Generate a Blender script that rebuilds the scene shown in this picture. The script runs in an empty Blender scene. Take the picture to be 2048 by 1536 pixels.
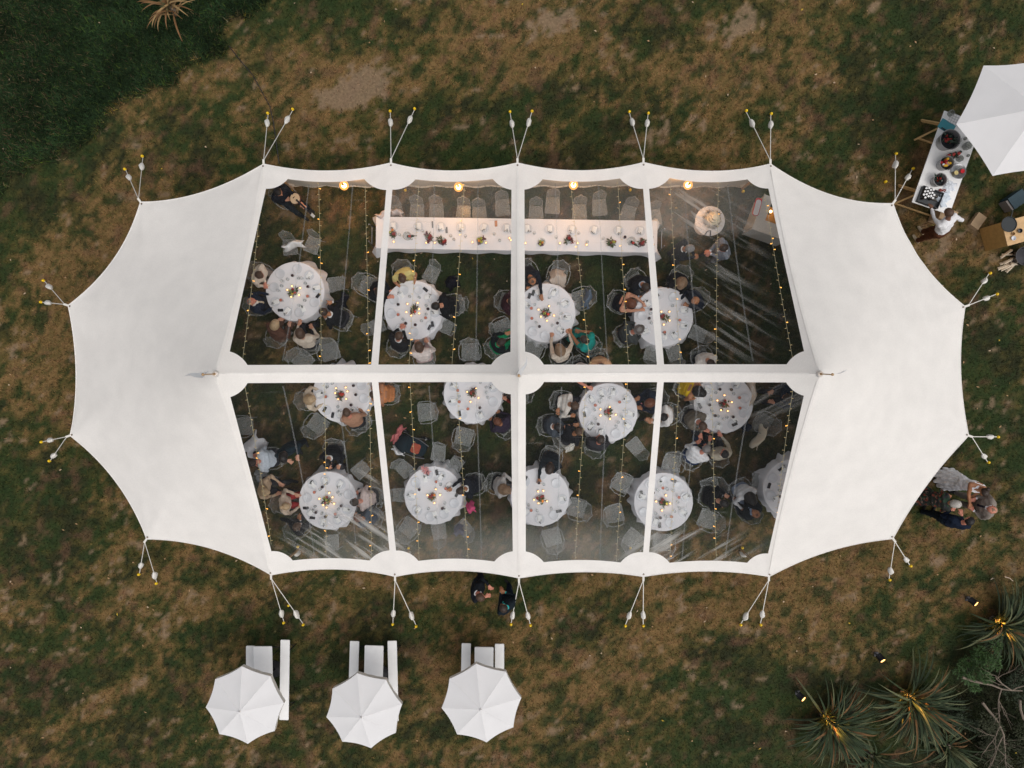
import bpy, bmesh, math, random
import numpy as np
from mathutils import Vector, Matrix, Euler
from mathutils.geometry import delaunay_2d_cdt

random.seed(7); RNG = np.random.default_rng(7)
PI = math.pi; rad = math.radians
scene = bpy.context.scene
COL = scene.collection

# ------------------------------------------------------------------ camera
CAM = np.array([0.0921, 0.2475, 19.7517]); EUL = (-0.0309, 0.0135, -0.0031); FPX = 1450.0
cam_d = bpy.data.cameras.new('camera'); cam = bpy.data.objects.new('camera', cam_d); COL.objects.link(cam)
cam.location = CAM; cam.rotation_euler = EUL
cam_d.sensor_width = 36.0; cam_d.lens = 36.0 * FPX / 2048.0; cam_d.clip_end = 3000; cam_d.clip_start = 0.1
scene.camera = cam
RCAM = np.array(Euler(EUL, 'XYZ').to_matrix())

# ------------------------------------------------------------------ sky, sun, exposure
SUN_AZ, SUN_EL = rad(-40), rad(66)          # direction towards the sun (from +X, anticlockwise)
world = bpy.data.worlds.new('World'); scene.world = world; world.use_nodes = True
wn = world.node_tree; wn.nodes.clear()
sky = wn.nodes.new('ShaderNodeTexSky'); sky.sky_type = 'NISHITA'; sky.sun_disc = False
sky.sun_elevation = SUN_EL; sky.sun_rotation = PI / 2 - SUN_AZ; sky.air_density = 1.0; sky.dust_density = 4.0; sky.ozone_density = 1.0
hsv = wn.nodes.new('ShaderNodeHueSaturation'); hsv.inputs['Saturation'].default_value = 0.22
bg = wn.nodes.new('ShaderNodeBackground'); bg.inputs['Strength'].default_value = 0.14
wo = wn.nodes.new('ShaderNodeOutputWorld')
wn.links.new(sky.outputs[0], hsv.inputs['Color']); wn.links.new(hsv.outputs[0], bg.inputs['Color']); wn.links.new(bg.outputs[0], wo.inputs['Surface'])
sl = bpy.data.lights.new('sun', 'SUN'); sl.energy = 0.8; sl.angle = rad(60); sl.color = (1.0, 0.93, 0.84)
so = bpy.data.objects.new('sun', sl); COL.objects.link(so)
sd = Vector((math.cos(SUN_AZ) * math.cos(SUN_EL), math.sin(SUN_AZ) * math.cos(SUN_EL), math.sin(SUN_EL)))
so.rotation_euler = sd.to_track_quat('Z', 'Y').to_euler(); so.location = (12, -10, 30)
vs = scene.view_settings; vs.view_transform = 'Standard'; vs.look = 'None'; vs.gamma = 1.0; vs.use_curve_mapping = False
vs.exposure = 0.02
scene.cycles.transparent_max_bounces = 24; scene.cycles.max_bounces = 8

# ------------------------------------------------------------------ pixel helpers
def P(px, py, z=0.0):
    d = RCAM @ np.array([(px - 1024.0) / FPX, -(py - 768.0) / FPX, -1.0])
    k = (z - CAM[2]) / d[2]
    q = CAM + d * k
    return Vector((q[0], q[1], z))
def Pn(pts, z):
    pts = np.asarray(pts, float)
    d = np.stack([(pts[:, 0] - 1024) / FPX, -(pts[:, 1] - 768) / FPX, -np.ones(len(pts))], 1) @ RCAM.T
    k = (z - CAM[2]) / d[:, 2]
    return CAM[None, :2] + d[:, :2] * np.asarray(k)[:, None]

# ------------------------------------------------------------------ numpy noise
def _hash(ix, iy, s):
    n = (ix * 374761393 + iy * 668265263 + s * 974634777) & 0xFFFFFFFF
    n = ((n ^ (n >> 13)) * 1274126177) & 0xFFFFFFFF
    return ((n ^ (n >> 16)) & 0xFFFF) / 65535.0
def vnoise(x, y, s=0):
    ix = np.floor(x).astype(np.int64); iy = np.floor(y).astype(np.int64)
    fx = x - ix; fy = y - iy; fx = fx * fx * (3 - 2 * fx); fy = fy * fy * (3 - 2 * fy)
    a = _hash(ix, iy, s); b = _hash(ix + 1, iy, s); c = _hash(ix, iy + 1, s); d = _hash(ix + 1, iy + 1, s)
    return (a + (b - a) * fx) * (1 - fy) + (c + (d - c) * fx) * fy
def fbm(x, y, s=0, o=4, g=0.5):
    v = np.zeros_like(x); a = 1.0; t = 0
    for i in range(o):
        v += a * vnoise(x * 2 ** i + 17.3 * i, y * 2 ** i - 9.1 * i, s + i); t += a; a *= g
    return v / t
def sstep(a, b, x):
    t = np.clip((x - a) / (b - a), 0, 1); return t * t * (3 - 2 * t)

# ------------------------------------------------------------------ materials
MATS = {}
def nt(name):
    m = bpy.data.materials.new(name); m.use_nodes = True; t = m.node_tree; t.nodes.clear()
    o = t.nodes.new('ShaderNodeOutputMaterial'); MATS[name] = m
    return m, t, o
def mat(name, c, rough=0.7, var=0.12, scale=18.0, metal=0.0, bump=0.0, bscale=60.0, coat=0.0, spec=0.35):
    if name in MATS: return MATS[name]
    m, t, o = nt(name)
    b = t.nodes.new('ShaderNodeBsdfPrincipled'); t.links.new(b.outputs[0], o.inputs['Surface'])
    b.inputs['Roughness'].default_value = rough; b.inputs['Metallic'].default_value = metal
    b.inputs['Specular IOR Level'].default_value = spec; b.inputs['Coat Weight'].default_value = coat
    g = t.nodes.new('ShaderNodeNewGeometry'); n = t.nodes.new('ShaderNodeTexNoise'); n.inputs['Scale'].default_value = scale; n.inputs['Detail'].default_value = 4
    t.links.new(g.outputs['Position'], n.inputs['Vector'])
    r = t.nodes.new('ShaderNodeMapRange'); r.inputs['To Min'].default_value = 1 - var * 1.6; r.inputs['To Max'].default_value = 1 + var * 1.6
    t.links.new(n.outputs['Fac'], r.inputs['Value'])
    x = t.nodes.new('ShaderNodeMix'); x.data_type = 'RGBA'; x.blend_type = 'MULTIPLY'; x.inputs[0].default_value = 1.0
    x.inputs[6].default_value = (*c, 1); t.links.new(r.outputs[0], x.inputs[7]); t.links.new(x.outputs[2], b.inputs['Base Color'])
    if bump > 0:
        n2 = t.nodes.new('ShaderNodeTexNoise'); n2.inputs['Scale'].default_value = bscale; n2.inputs['Detail'].default_value = 3
        t.links.new(g.outputs['Position'], n2.inputs['Vector'])
        bp = t.nodes.new('ShaderNodeBump'); bp.inputs['Strength'].default_value = bump; bp.inputs['Distance'].default_value = 0.01
        t.links.new(n2.outputs['Fac'], bp.inputs['Height']); t.links.new(bp.outputs[0], b.inputs['Normal'])
    return m
def mat_emit(name, c, s, sampling=True):
    if name in MATS: return MATS[name]
    m, t, o = nt(name); e = t.nodes.new('ShaderNodeEmission'); e.inputs[0].default_value = (*c, 1); e.inputs[1].default_value = s
    t.links.new(e.outputs[0], o.inputs['Surface'])
    if not sampling: m.cycles.emission_sampling = 'NONE'
    return m
def mat_attr(name, attr='Col', rough=0.85, var=0.2, scale=9.0, transl=0.0):
    m, t, o = nt(name)
    a = t.nodes.new('ShaderNodeAttribute'); a.attribute_name = attr
    g = t.nodes.new('ShaderNodeNewGeometry'); n = t.nodes.new('ShaderNodeTexNoise'); n.inputs['Scale'].default_value = scale; n.inputs['Detail'].default_value = 6; n.inputs['Roughness'].default_value = 0.7
    t.links.new(g.outputs['Position'], n.inputs['Vector'])
    r = t.nodes.new('ShaderNodeMapRange'); r.inputs['From Min'].default_value = 0.3; r.inputs['From Max'].default_value = 0.7; r.inputs['To Min'].default_value = 1 - var; r.inputs['To Max'].default_value = 1 + var
    t.links.new(n.outputs['Fac'], r.inputs['Value'])
    x = t.nodes.new('ShaderNodeMix'); x.data_type = 'RGBA'; x.blend_type = 'MULTIPLY'; x.inputs[0].default_value = 1.0
    t.links.new(a.outputs['Color'], x.inputs[6]); t.links.new(r.outputs[0], x.inputs[7])
    b = t.nodes.new('ShaderNodeBsdfPrincipled'); b.inputs['Roughness'].default_value = rough; b.inputs['Specular IOR Level'].default_value = 0.15
    t.links.new(x.outputs[2], b.inputs['Base Color'])
    if transl > 0:
        tr = t.nodes.new('ShaderNodeBsdfTranslucent'); t.links.new(x.outputs[2], tr.inputs['Color'])
        mx = t.nodes.new('ShaderNodeMixShader'); mx.inputs[0].default_value = transl
        t.links.new(b.outputs[0], mx.inputs[1]); t.links.new(tr.outputs[0], mx.inputs[2]); t.links.new(mx.outputs[0], o.inputs['Surface'])
    else: t.links.new(b.outputs[0], o.inputs['Surface'])
    return m
def mat_fabric(name, c, transl=0.12, bump=0.15, bscale=140.0, var=0.05):
    if name in MATS: return MATS[name]
    m, t, o = nt(name)
    g = t.nodes.new('ShaderNodeNewGeometry')
    n = t.nodes.new('ShaderNodeTexNoise'); n.inputs['Scale'].default_value = 2.2; n.inputs['Detail'].default_value = 5
    n2 = t.nodes.new('ShaderNodeTexNoise'); n2.inputs['Scale'].default_value = bscale; n2.inputs['Detail'].default_value = 2
    t.links.new(g.outputs['Position'], n.inputs['Vector']); t.links.new(g.outputs['Position'], n2.inputs['Vector'])
    ad = t.nodes.new('ShaderNodeMath'); ad.operation = 'ADD'; t.links.new(n.outputs['Fac'], ad.inputs[0]); t.links.new(n2.outputs['Fac'], ad.inputs[1])
    r = t.nodes.new('ShaderNodeMapRange'); r.inputs['From Min'].default_value = 0.6; r.inputs['From Max'].default_value = 1.4; r.inputs['To Min'].default_value = 1 - var; r.inputs['To Max'].default_value = 1 + var
    t.links.new(ad.outputs[0], r.inputs['Value'])
    x = t.nodes.new('ShaderNodeMix'); x.data_type = 'RGBA'; x.blend_type = 'MULTIPLY'; x.inputs[0].default_value = 1.0
    x.inputs[6].default_value = (*c, 1); t.links.new(r.outputs[0], x.inputs[7])
    d = t.nodes.new('ShaderNodeBsdfDiffuse'); tr = t.nodes.new('ShaderNodeBsdfTranslucent'); mx = t.nodes.new('ShaderNodeMixShader'); mx.inputs[0].default_value = transl
    bp = t.nodes.new('ShaderNodeBump'); bp.inputs['Strength'].default_value = bump; bp.inputs['Distance'].default_value = 0.006
    t.links.new(n2.outputs['Fac'], bp.inputs['Height']); t.links.new(bp.outputs[0], d.inputs['Normal'])
    t.links.new(x.outputs[2], d.inputs['Color']); t.links.new(x.outputs[2], tr.inputs['Color'])
    t.links.new(d.outputs[0], mx.inputs[1]); t.links.new(tr.outputs[0], mx.inputs[2]); t.links.new(mx.outputs[0], o.inputs['Surface'])
    return m
def mat_clear(name, tint=(0.93, 0.95, 0.95), film=0.12, gloss=0.05, rough=0.06, filmcol=(0.75, 0.76, 0.76)):
    if name in MATS: return MATS[name]
    m, t, o = nt(name)
    tr = t.nodes.new('ShaderNodeBsdfTransparent'); tr.inputs[0].default_value = (*tint, 1)
    d = t.nodes.new('ShaderNodeBsdfDiffuse'); d.inputs[0].default_value = (*filmcol, 1)
    gl = t.nodes.new('ShaderNodeBsdfGlossy'); gl.inputs['Roughness'].default_value = rough
    fr = t.nodes.new('ShaderNodeLayerWeight'); fr.inputs['Blend'].default_value = 0.25
    g = t.nodes.new('ShaderNodeNewGeometry'); n = t.nodes.new('ShaderNodeTexNoise'); n.inputs['Scale'].default_value = 14; t.links.new(g.outputs['Position'], n.inputs['Vector'])
    r = t.nodes.new('ShaderNodeMapRange'); r.inputs['To Min'].default_value = film * 0.5; r.inputs['To Max'].default_value = film * 1.5; t.links.new(n.outputs['Fac'], r.inputs['Value'])
    ad = t.nodes.new('ShaderNodeMath'); ad.operation = 'MULTIPLY_ADD'; ad.inputs[1].default_value = 0.16; ad.inputs[2].default_value = 0; ad.use_clamp = True
    t.links.new(fr.outputs['Facing'], ad.inputs[0]); t.links.new(r.outputs[0], ad.inputs[2])
    m1 = t.nodes.new('ShaderNodeMixShader'); t.links.new(ad.outputs[0], m1.inputs[0]); t.links.new(tr.outputs[0], m1.inputs[1]); t.links.new(d.outputs[0], m1.inputs[2])
    m2 = t.nodes.new('ShaderNodeMixShader'); m2.inputs[0].default_value = gloss; t.links.new(m1.outputs[0], m2.inputs[1]); t.links.new(gl.outputs[0], m2.inputs[2])
    t.links.new(m2.outputs[0], o.inputs['Surface'])
    return m

# ------------------------------------------------------------------ mesh builder
class MB:
    def __init__(s): s.v = []; s.f = []; s.m = []
    def add(s, vs_, fs, mi=0):
        b = len(s.v); s.v += [tuple(map(float, v)) for v in vs_]
        for f in fs: s.f.append([b + i for i in f]); s.m.append(mi)
        return s
    def box(s, c, d, mi=0, rz=0.0, M=None):
        x, y, z = d[0] / 2, d[1] / 2, d[2] / 2
        vs_ = [Vector((sx * x, sy * y, sz * z)) for sz in (-1, 1) for sx, sy in ((-1, -1), (1, -1), (1, 1), (-1, 1))]
        if M is not None: vs_ = [M @ v for v in vs_]
        elif rz: R = Matrix.Rotation(rz, 3, 'Z'); vs_ = [R @ v for v in vs_]
        vs_ = [v + Vector(c) for v in vs_]
        return s.add(vs_, [(3, 2, 1, 0), (4, 5, 6, 7), (0, 1, 5, 4), (1, 2, 6, 5), (2, 3, 7, 6), (3, 0, 4, 7)], mi)
    def slab(s, c, lx, ly, h, r=0.02, mi=0, n=3, ch=0.006):
        # rounded-corner slab, top edge chamfered
        def ring(ix, z):
            o = []
            for k, (sx, sy) in enumerate(((1, 1), (-1, 1), (-1, -1), (1, -1))):
                for j in range(n + 1):
                    a = PI / 2 * (k + j / n); rr = max(r - ix, 0.001)
                    o.append((c[0] + sx * (lx / 2 - r) + rr * math.cos(a), c[1] + sy * (ly / 2 - r) + rr * math.sin(a), z))
            return o
        z0, z1 = c[2] - h / 2, c[2] + h / 2
        rs = [ring(0, z0), ring(0, z1 - ch), ring(ch, z1)]; k = len(rs[0]); fs = []
        for q in range(2):
            for i in range(k): fs.append((q * k + i, q * k + (i + 1) % k, (q + 1) * k + (i + 1) % k, (q + 1) * k + i))
        fs.append(tuple(range(2 * k, 3 * k))); fs.append(tuple(reversed(range(k))))
        return s.add(sum(rs, []), fs, mi)
    def lathe(s, prof, n=16, c=(0, 0, 0), mi=0, cap=True):
        vs_ = []; fs = []
        for r, z in prof:
            for i in range(n): a = 2 * PI * i / n; vs_.append((c[0] + r * math.cos(a), c[1] + r * math.sin(a), c[2] + z))
        for q in range(len(prof) - 1):
            for i in range(n): fs.append((q * n + i, q * n + (i + 1) % n, (q + 1) * n + (i + 1) % n, (q + 1) * n + i))
        if cap: fs.append(tuple(reversed(range(n)))); fs.append(tuple(range((len(prof) - 1) * n, len(prof) * n)))
        return s.add(vs_, fs, mi)
    def tube(s, pts, r, n=6, mi=0, close=False, r1=None):
        pts = [Vector(p) for p in pts]; vs_ = []; fs = []; N = len(pts)
        for i, p in enumerate(pts):
            if close: t = pts[(i + 1) % N] - pts[i - 1]
            else: t = pts[min(i + 1, N - 1)] - pts[max(i - 1, 0)]
            t.normalize(); u = t.orthogonal() if abs(t.z) > 0.9 else t.cross(Vector((0, 0, 1))); u.normalize(); w = t.cross(u)
            rr = r if r1 is None else r + (r1 - r) * i / max(N - 1, 1)
            for k in range(n): a = 2 * PI * k / n; vs_.append(p + u * (rr * math.cos(a)) + w * (rr * math.sin(a)))
        for q in range(N if close else N - 1):
            q2 = (q + 1) % N
            for k in range(n): fs.append((q * n + k, q * n + (k + 1) % n, q2 * n + (k + 1) % n, q2 * n + k))
        if not close: fs.append(tuple(reversed(range(n)))); fs.append(tuple(range((N - 1) * n, N * n)))
        return s.add(vs_, fs, mi)
    def ball(s, c, r, n=8, m=6, mi=0, jit=0.0):
        r = r if hasattr(r, '__len__') else (r, r, r)
        vs_ = [(c[0], c[1], c[2] - r[2])]; fs = []
        for j in range(1, m):
            a = -PI / 2 + PI * j / m
            for i in range(n):
                b = 2 * PI * i / n; k = 1 + random.uniform(-jit, jit)
                vs_.append((c[0] + k * r[0] * math.cos(a) * math.cos(b), c[1] + k * r[1] * math.cos(a) * math.sin(b), c[2] + k * r[2] * math.sin(a)))
        vs_.append((c[0], c[1], c[2] + r[2])); T = len(vs_) - 1
        for i in range(n): fs.append((0, 1 + (i + 1) % n, 1 + i)); fs.append((T, 1 + (m - 2) * n + i, 1 + (m - 2) * n + (i + 1) % n))
        for j in range(m - 2):
            for i in range(n): fs.append((1 + j * n + i, 1 + j * n + (i + 1) % n, 1 + (j + 1) * n + (i + 1) % n, 1 + (j + 1) * n + i))
        return s.add(vs_, fs, mi)
    def leaf(s, p, d, l, w, mi=0, up=0.3, fold=0.15):
        p = Vector(p); d = Vector(d).normalized(); sd_ = d.cross(Vector((0, 0, 1)));
        if sd_.length < 1e-3: sd_ = Vector((1, 0, 0))
        sd_.normalize(); n = sd_.cross(d)
        a, b = p + d * (l * 0.45) + n * (up * l * 0.3), p + d * l
        return s.add([p, a + sd_ * w / 2 + n * fold * w, b, a - sd_ * w / 2 + n * fold * w, a], [(0, 1, 4), (1, 2, 4), (2, 3, 4), (3, 0, 4)], mi)
    def mesh(s, name, mats, smooth=True):
        me = bpy.data.meshes.new(name); me.from_pydata(s.v, [], s.f)
        for m in (mats if isinstance(mats, (list, tuple)) else [mats]): me.materials.append(m)
        me.polygons.foreach_set('material_index', s.m)
        if smooth: me.polygons.foreach_set('use_smooth', [True] * len(s.f))
        me.update()
        if smooth:
            try: me.set_sharp_from_angle(angle=rad(38))
            except Exception: pass
        return me

def link(name, me, parent=None, loc=(0, 0, 0), rot=None, scl=None):
    o = bpy.data.objects.new(name, me); COL.objects.link(o); o.location = loc
    if rot is not None: o.rotation_euler = rot if hasattr(rot, '__len__') else (0, 0, rot)
    if scl is not None: o.scale = scl if hasattr(scl, '__len__') else (scl,) * 3
    if parent is not None: o.parent = parent
    return o
def tag(o, label, cat, group=None, kind=None):
    o['label'] = label; o['category'] = cat
    if group: o['group'] = group
    if kind: o['kind'] = kind
    return o
def thing(name, label, cat, loc=(0, 0, 0), rz=0.0, group=None):
    return tag(link(name, None, None, loc, rz), label, cat, group)
def spawn(tpl, loc, rz, label, cat, group=None, scl=None):
    """tpl = (name, mesh-or-None, [parts]); every call makes new objects that share mesh data"""
    def rec(t, par):
        o = link(t[0], t[1], par)
        if len(t) > 3 and t[3]: o.location = t[3]
        for c in (t[2] if len(t) > 2 else []): rec(c, o)
        return o
    o = rec(tpl, None); o.location = loc; o.rotation_euler = rz if hasattr(rz, '__len__') else (0, 0, rz)
    if scl: o.scale = (scl,) * 3
    return tag(o, label, cat, group)

# =================================================================== GROUND
def ground_fields(x, y):
    """colour of the lawn at world x, y : base colour (n,3), lushness, bareness"""
    ca, sa = math.cos(rad(33)), math.sin(rad(33))
    u = x * ca + y * sa; w = -x * sa + y * ca                       # mown direction
    big = fbm(x * 0.22 + 3, y * 0.22 + 8, 11, 4)
    streak = fbm(u * 0.45, w * 1.5, 21, 4, 0.6)
    clump = fbm(x * 2.1, y * 2.1, 31, 4, 0.6)
    fine = fbm(x * 7, y * 7, 41, 3, 0.6)
    dry = 0.27 * big + 0.30 * streak + 0.25 * clump + 0.18 * fine
    def blob(px, py, rx, ry, a=0.0):
        c = P(px, py); ca_, sa_ = math.cos(rad(a)), math.sin(rad(a)); dx, dy = x - c.x, y - c.y
        U = (dx * ca_ + dy * sa_) / (rx / 74.0); V = (-dx * sa_ + dy * ca_) / (ry / 74.0)
        return np.exp(-(U * U + V * V))
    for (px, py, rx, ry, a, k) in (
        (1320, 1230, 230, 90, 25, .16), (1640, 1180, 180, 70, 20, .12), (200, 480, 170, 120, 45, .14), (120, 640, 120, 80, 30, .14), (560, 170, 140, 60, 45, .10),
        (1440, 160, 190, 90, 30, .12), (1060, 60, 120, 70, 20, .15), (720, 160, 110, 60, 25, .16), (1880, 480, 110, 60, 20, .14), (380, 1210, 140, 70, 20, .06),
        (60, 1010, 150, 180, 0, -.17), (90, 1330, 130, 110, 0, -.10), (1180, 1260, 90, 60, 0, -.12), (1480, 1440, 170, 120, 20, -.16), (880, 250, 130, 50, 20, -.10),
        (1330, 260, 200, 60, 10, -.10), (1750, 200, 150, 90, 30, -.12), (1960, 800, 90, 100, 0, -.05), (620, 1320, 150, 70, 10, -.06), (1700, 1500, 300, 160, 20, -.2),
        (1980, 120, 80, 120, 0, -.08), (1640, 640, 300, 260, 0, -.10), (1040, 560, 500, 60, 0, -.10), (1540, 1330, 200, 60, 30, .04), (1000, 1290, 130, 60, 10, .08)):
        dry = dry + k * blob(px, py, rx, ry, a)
    # long grass beyond the mown edge
    A = P(0, 392); B = P(560, 20); nx, ny = -(B.y - A.y), B.x - A.x; L = math.hypot(nx, ny)
    dist = ((x - A.x) * nx + (y - A.y) * ny) / L + (fbm(x * 1.4, y * 1.4, 61, 3) - 0.5) * 1.1
    lush = sstep(-0.05, 0.35, dist)
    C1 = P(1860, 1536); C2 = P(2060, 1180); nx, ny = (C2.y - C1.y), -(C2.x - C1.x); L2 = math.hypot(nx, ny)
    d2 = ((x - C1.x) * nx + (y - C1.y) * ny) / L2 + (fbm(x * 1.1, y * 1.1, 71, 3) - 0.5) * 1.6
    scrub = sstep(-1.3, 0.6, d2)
    bare = sstep(0.62, 0.72, 0.9 * (clump - .5) + 0.9 * (fine - .5) + .36 + 0.50 * (blob(725, 165, 75, 32, 30) + blob(700, 190, 60, 22, 10) + blob(1485, 50, 45, 25, 20) + blob(1110, 40, 50, 30, 10)
             + 0.45 * blob(1890, 475, 80, 40, 20) + 0.35 * blob(1870, 570, 15, 60, -8) + .35 * blob(250, 1150, 30, 60, 0) + .35 * blob(370, 1225, 40, 25, 0) + .3 * blob(580, 1250, 60, 20, 10)))
    d = sstep(0.42, 0.62, dry)[:, None]; mic = fbm(x * 19, y * 19, 151, 2)[:, None]; d = np.clip(d * .85 + .02 + (fine[:, None] - 0.5) * 0.95 + (mic - .5) * .8, 0, 1)
    green = np.array([0.027, 0.042, 0.012]); dark = np.array([0.024, 0.027, 0.011]); straw = np.array([0.185, 0.112, 0.045]); olive = np.array([0.078, 0.066, 0.020]); red = np.array([.15, .075, .048])
    base = green + (dark - green) * sstep(.4, .65, fbm(x * 1.3, y * 1.3, 91, 3))[:, None]
    mid = base + (olive - base) * np.clip(d * 2, 0, 1)
    c = mid + (straw - mid) * np.clip(d * 2 - 1, 0, 1)
    rr = sstep(.60, .75, fbm(x * 3.1, y * 3.1, 101, 3))[:, None]; c = c + (red - c) * rr * 0.45
    tuft = sstep(.56, .66, .6 * fbm(x * 2.6, y * 2.6, 161, 3) + .4 * fbm(x * 8, y * 8, 171, 2))[:, None]; c = c + (np.array([.020, .036, .011]) - c) * tuft * .8
    sand = np.array([0.22, 0.155, 0.10]); c = c + (sand - c) * (bare * .75)[:, None]
    lc = np.array([0.013, 0.026, 0.010]) * (0.6 + 0.8 * fbm(x * 2, y * 2, 111, 4))[:, None]
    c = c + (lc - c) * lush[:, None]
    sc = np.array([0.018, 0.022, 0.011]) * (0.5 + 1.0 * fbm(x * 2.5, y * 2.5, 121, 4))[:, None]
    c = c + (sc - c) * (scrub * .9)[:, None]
    return c, lush, bare, scrub

def build_ground():
    fx = np.concatenate([[-1500, -300, -80, -30], np.arange(-17, 17.01, 0.11), [30, 80, 300, 1500]])
    fy = np.concatenate([[-1500, -300, -80, -28], np.arange(-13, 13.01, 0.11), [28, 80, 300, 1500]])
    X, Y = np.meshgrid(fx, fy); x = X.ravel(); y = Y.ravel()
    z = (fbm(x * 0.9, y * 0.9, 5, 3) - 0.5) * 0.05
    z[(abs(x) > 20) | (abs(y) > 16)] = 0
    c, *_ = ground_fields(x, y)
    me = bpy.data.meshes.new('lawn'); nx, ny = len(fx), len(fy)
    idx = np.arange(nx * ny).reshape(ny, nx)
    q = np.stack([idx[:-1, :-1], idx[:-1, 1:], idx[1:, 1:], idx[1:, :-1]], -1).reshape(-1, 4)
    me.vertices.add(nx * ny); me.vertices.foreach_set('co', np.stack([x, y, z], 1).ravel())
    me.loops.add(q.size); me.loops.foreach_set('vertex_index', q.ravel().astype(np.int32))
    me.polygons.add(len(q)); me.polygons.foreach_set('loop_start', np.arange(0, q.size, 4, dtype=np.int32)); me.polygons.foreach_set('loop_total', np.full(len(q), 4, np.int32))
    me.update(); me.validate()
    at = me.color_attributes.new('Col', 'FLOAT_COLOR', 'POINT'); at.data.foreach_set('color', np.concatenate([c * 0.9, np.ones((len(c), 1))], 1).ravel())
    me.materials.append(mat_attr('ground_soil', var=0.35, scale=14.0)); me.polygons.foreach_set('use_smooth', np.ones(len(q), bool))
    o = link('lawn', me); o['kind'] = 'structure'
def gz(x, y): return float((fbm(np.array([x * 0.9]), np.array([y * 0.9]), 5, 3)[0] - 0.5) * 0.05)
def blades(name, x, y, c, length, width, tilt, label, cat, shade=0.35):
    n = len(x); az = RNG.uniform(0, 2 * PI, n); L = length * RNG.uniform(.55, 1.35, n); W = width * RNG.uniform(.7, 1.3, n); T = np.clip(tilt + RNG.normal(0, .25, n), .15, 1.45)
    z = (fbm(x * 0.9, y * 0.9, 5, 3) - 0.5) * 0.05 - 0.01
    dx, dy = np.cos(az), np.sin(az); sx, sy = -dy, dx
    base = np.stack([x, y, z], 1)
    tip = base + np.stack([dx * np.sin(T) * L, dy * np.sin(T) * L, np.cos(T) * L], 1)
    s = np.stack([sx * W / 2, sy * W / 2, np.zeros(n)], 1)
    co = np.stack([base - s, base + s, tip], 1).reshape(-1, 3)
    me = bpy.data.meshes.new(name); me.vertices.add(3 * n); me.vertices.foreach_set('co', co.ravel())
    me.loops.add(3 * n); me.loops.foreach_set('vertex_index', np.arange(3 * n, dtype=np.int32))
    me.polygons.add(n); me.polygons.foreach_set('loop_start', np.arange(0, 3 * n, 3, dtype=np.int32)); me.polygons.foreach_set('loop_total', np.full(n, 3, np.int32))
    me.update()
    cc = np.repeat(c * RNG.uniform(1 - shade, 1 + shade * 1.3, (n, 1)) * RNG.uniform(.88, 1.12, (n, 3)), 3, axis=0)
    at = me.color_attributes.new('Col', 'FLOAT_COLOR', 'POINT'); at.data.foreach_set('color', np.concatenate([np.clip(cc, 0, 1), np.ones((3 * n, 1))], 1).ravel().astype(np.float32))
    me.materials.append(MATS.get('grass_blade') or mat_attr('grass_blade', var=0.15, transl=0.25))
    return tag(link(name, me), label, cat, kind='stuff')
def build_grass():
    n = 620000
    x = RNG.uniform(-16.2, 16.2, n); y = RNG.uniform(-12.6, 12.6, n)
    c, lush, bare, scrub = ground_fields(x, y)
    cl = fbm(x * 3.3, y * 3.3, 51, 3)
    keep = (RNG.uniform(0, 1, n) < 0.45 + 0.8 * cl) & (RNG.uniform(0, 1, n) > bare * .85) & (lush < .5)
    blades('lawn_grass', x[keep], y[keep], c[keep] * 1.15, 0.095, 0.019, 0.95, 'short mown lawn grass, patchy brown and green, around the marquee', 'grass', .6)
    A = P(0, 420); n = 230000
    x = RNG.uniform(-16.2, -4.5, n); y = RNG.uniform(3.5, 12.6, n)
    c, lush, bare, scrub = ground_fields(x, y); keep = lush > .35 + RNG.uniform(0, .3, n)
    x, y, c = x[keep], y[keep], c[keep]
    k = fbm(x * 1.6, y * 1.6, 131, 3)[:, None]
    c = c * (0.45 + 1.4 * k) * 1.25; yl = RNG.uniform(0, 1, len(x)) < .10; c[yl] = c[yl] * np.array([2.2, 1.9, 1.0])
    dead = (RNG.uniform(0, 1, len(x)) < 0.02 + 0.10 * sstep(-11.5, -14, x)); c[dead] = np.array([.10, .075, .04])
    blades('long_grass', x, y, c, 0.17, 0.032, 0.95, 'long dark green unmown grass beyond the lawn edge', 'grass', .75)
    n = 60000
    x = RNG.uniform(8, 16.2, n); y = RNG.uniform(-12.6, -5.0, n)
    c, lush, bare, scrub = ground_fields(x, y); keep = scrub > .55 + RNG.uniform(0, .3, n)
    x, y, c = x[keep], y[keep], c[keep]
    blades('ground_cover', x, y, c * 1.5, 0.16, 0.03, 0.9, 'dark leafy ground cover beneath the lit spiky plants', 'ground cover', .6)
build_ground(); build_grass()

# =================================================================== MARQUEE
FAB = mat_fabric('sailcloth', (0.80, 0.77, 0.735), transl=0.10, bump=.25, bscale=48.0, var=.075)
EAVE = 2.25; PEAK = 5.12; RMID = 4.05
N_POLES = [(527, 328), (782, 326), (1035, 326), (1287, 325), (1541, 328)]
S_POLES = [(542, 1150), (790, 1153), (1038, 1156), (1287, 1153), (1538, 1153)]
L_POLES = [(281, 404), (136, 611), (140, 871), (293, 1078)]           # top to bottom
R_POLES = [(1786, 407), (1930, 613), (1937, 871), (1786, 1077)]
N_MID = [(657, 342), (905, 342), (1160, 341.5), (1417, 342.5)]
S_MID = [(668, 1138), (914, 1141), (1164, 1143.5), (1412, 1142)]
L_MID = [(404, 385), (227, 519), (152, 745), (232, 964), (420, 1096)]
R_MID = [(1662, 390), (1843, 523), (1921, 740), (1853, 970), (1658, 1102)]
PEAKS = [(430, 748), (1038, 750), (1641, 748)]
def E2(p): v = P(p[0], p[1], EAVE); return np.array([v.x, v.y])
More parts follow.
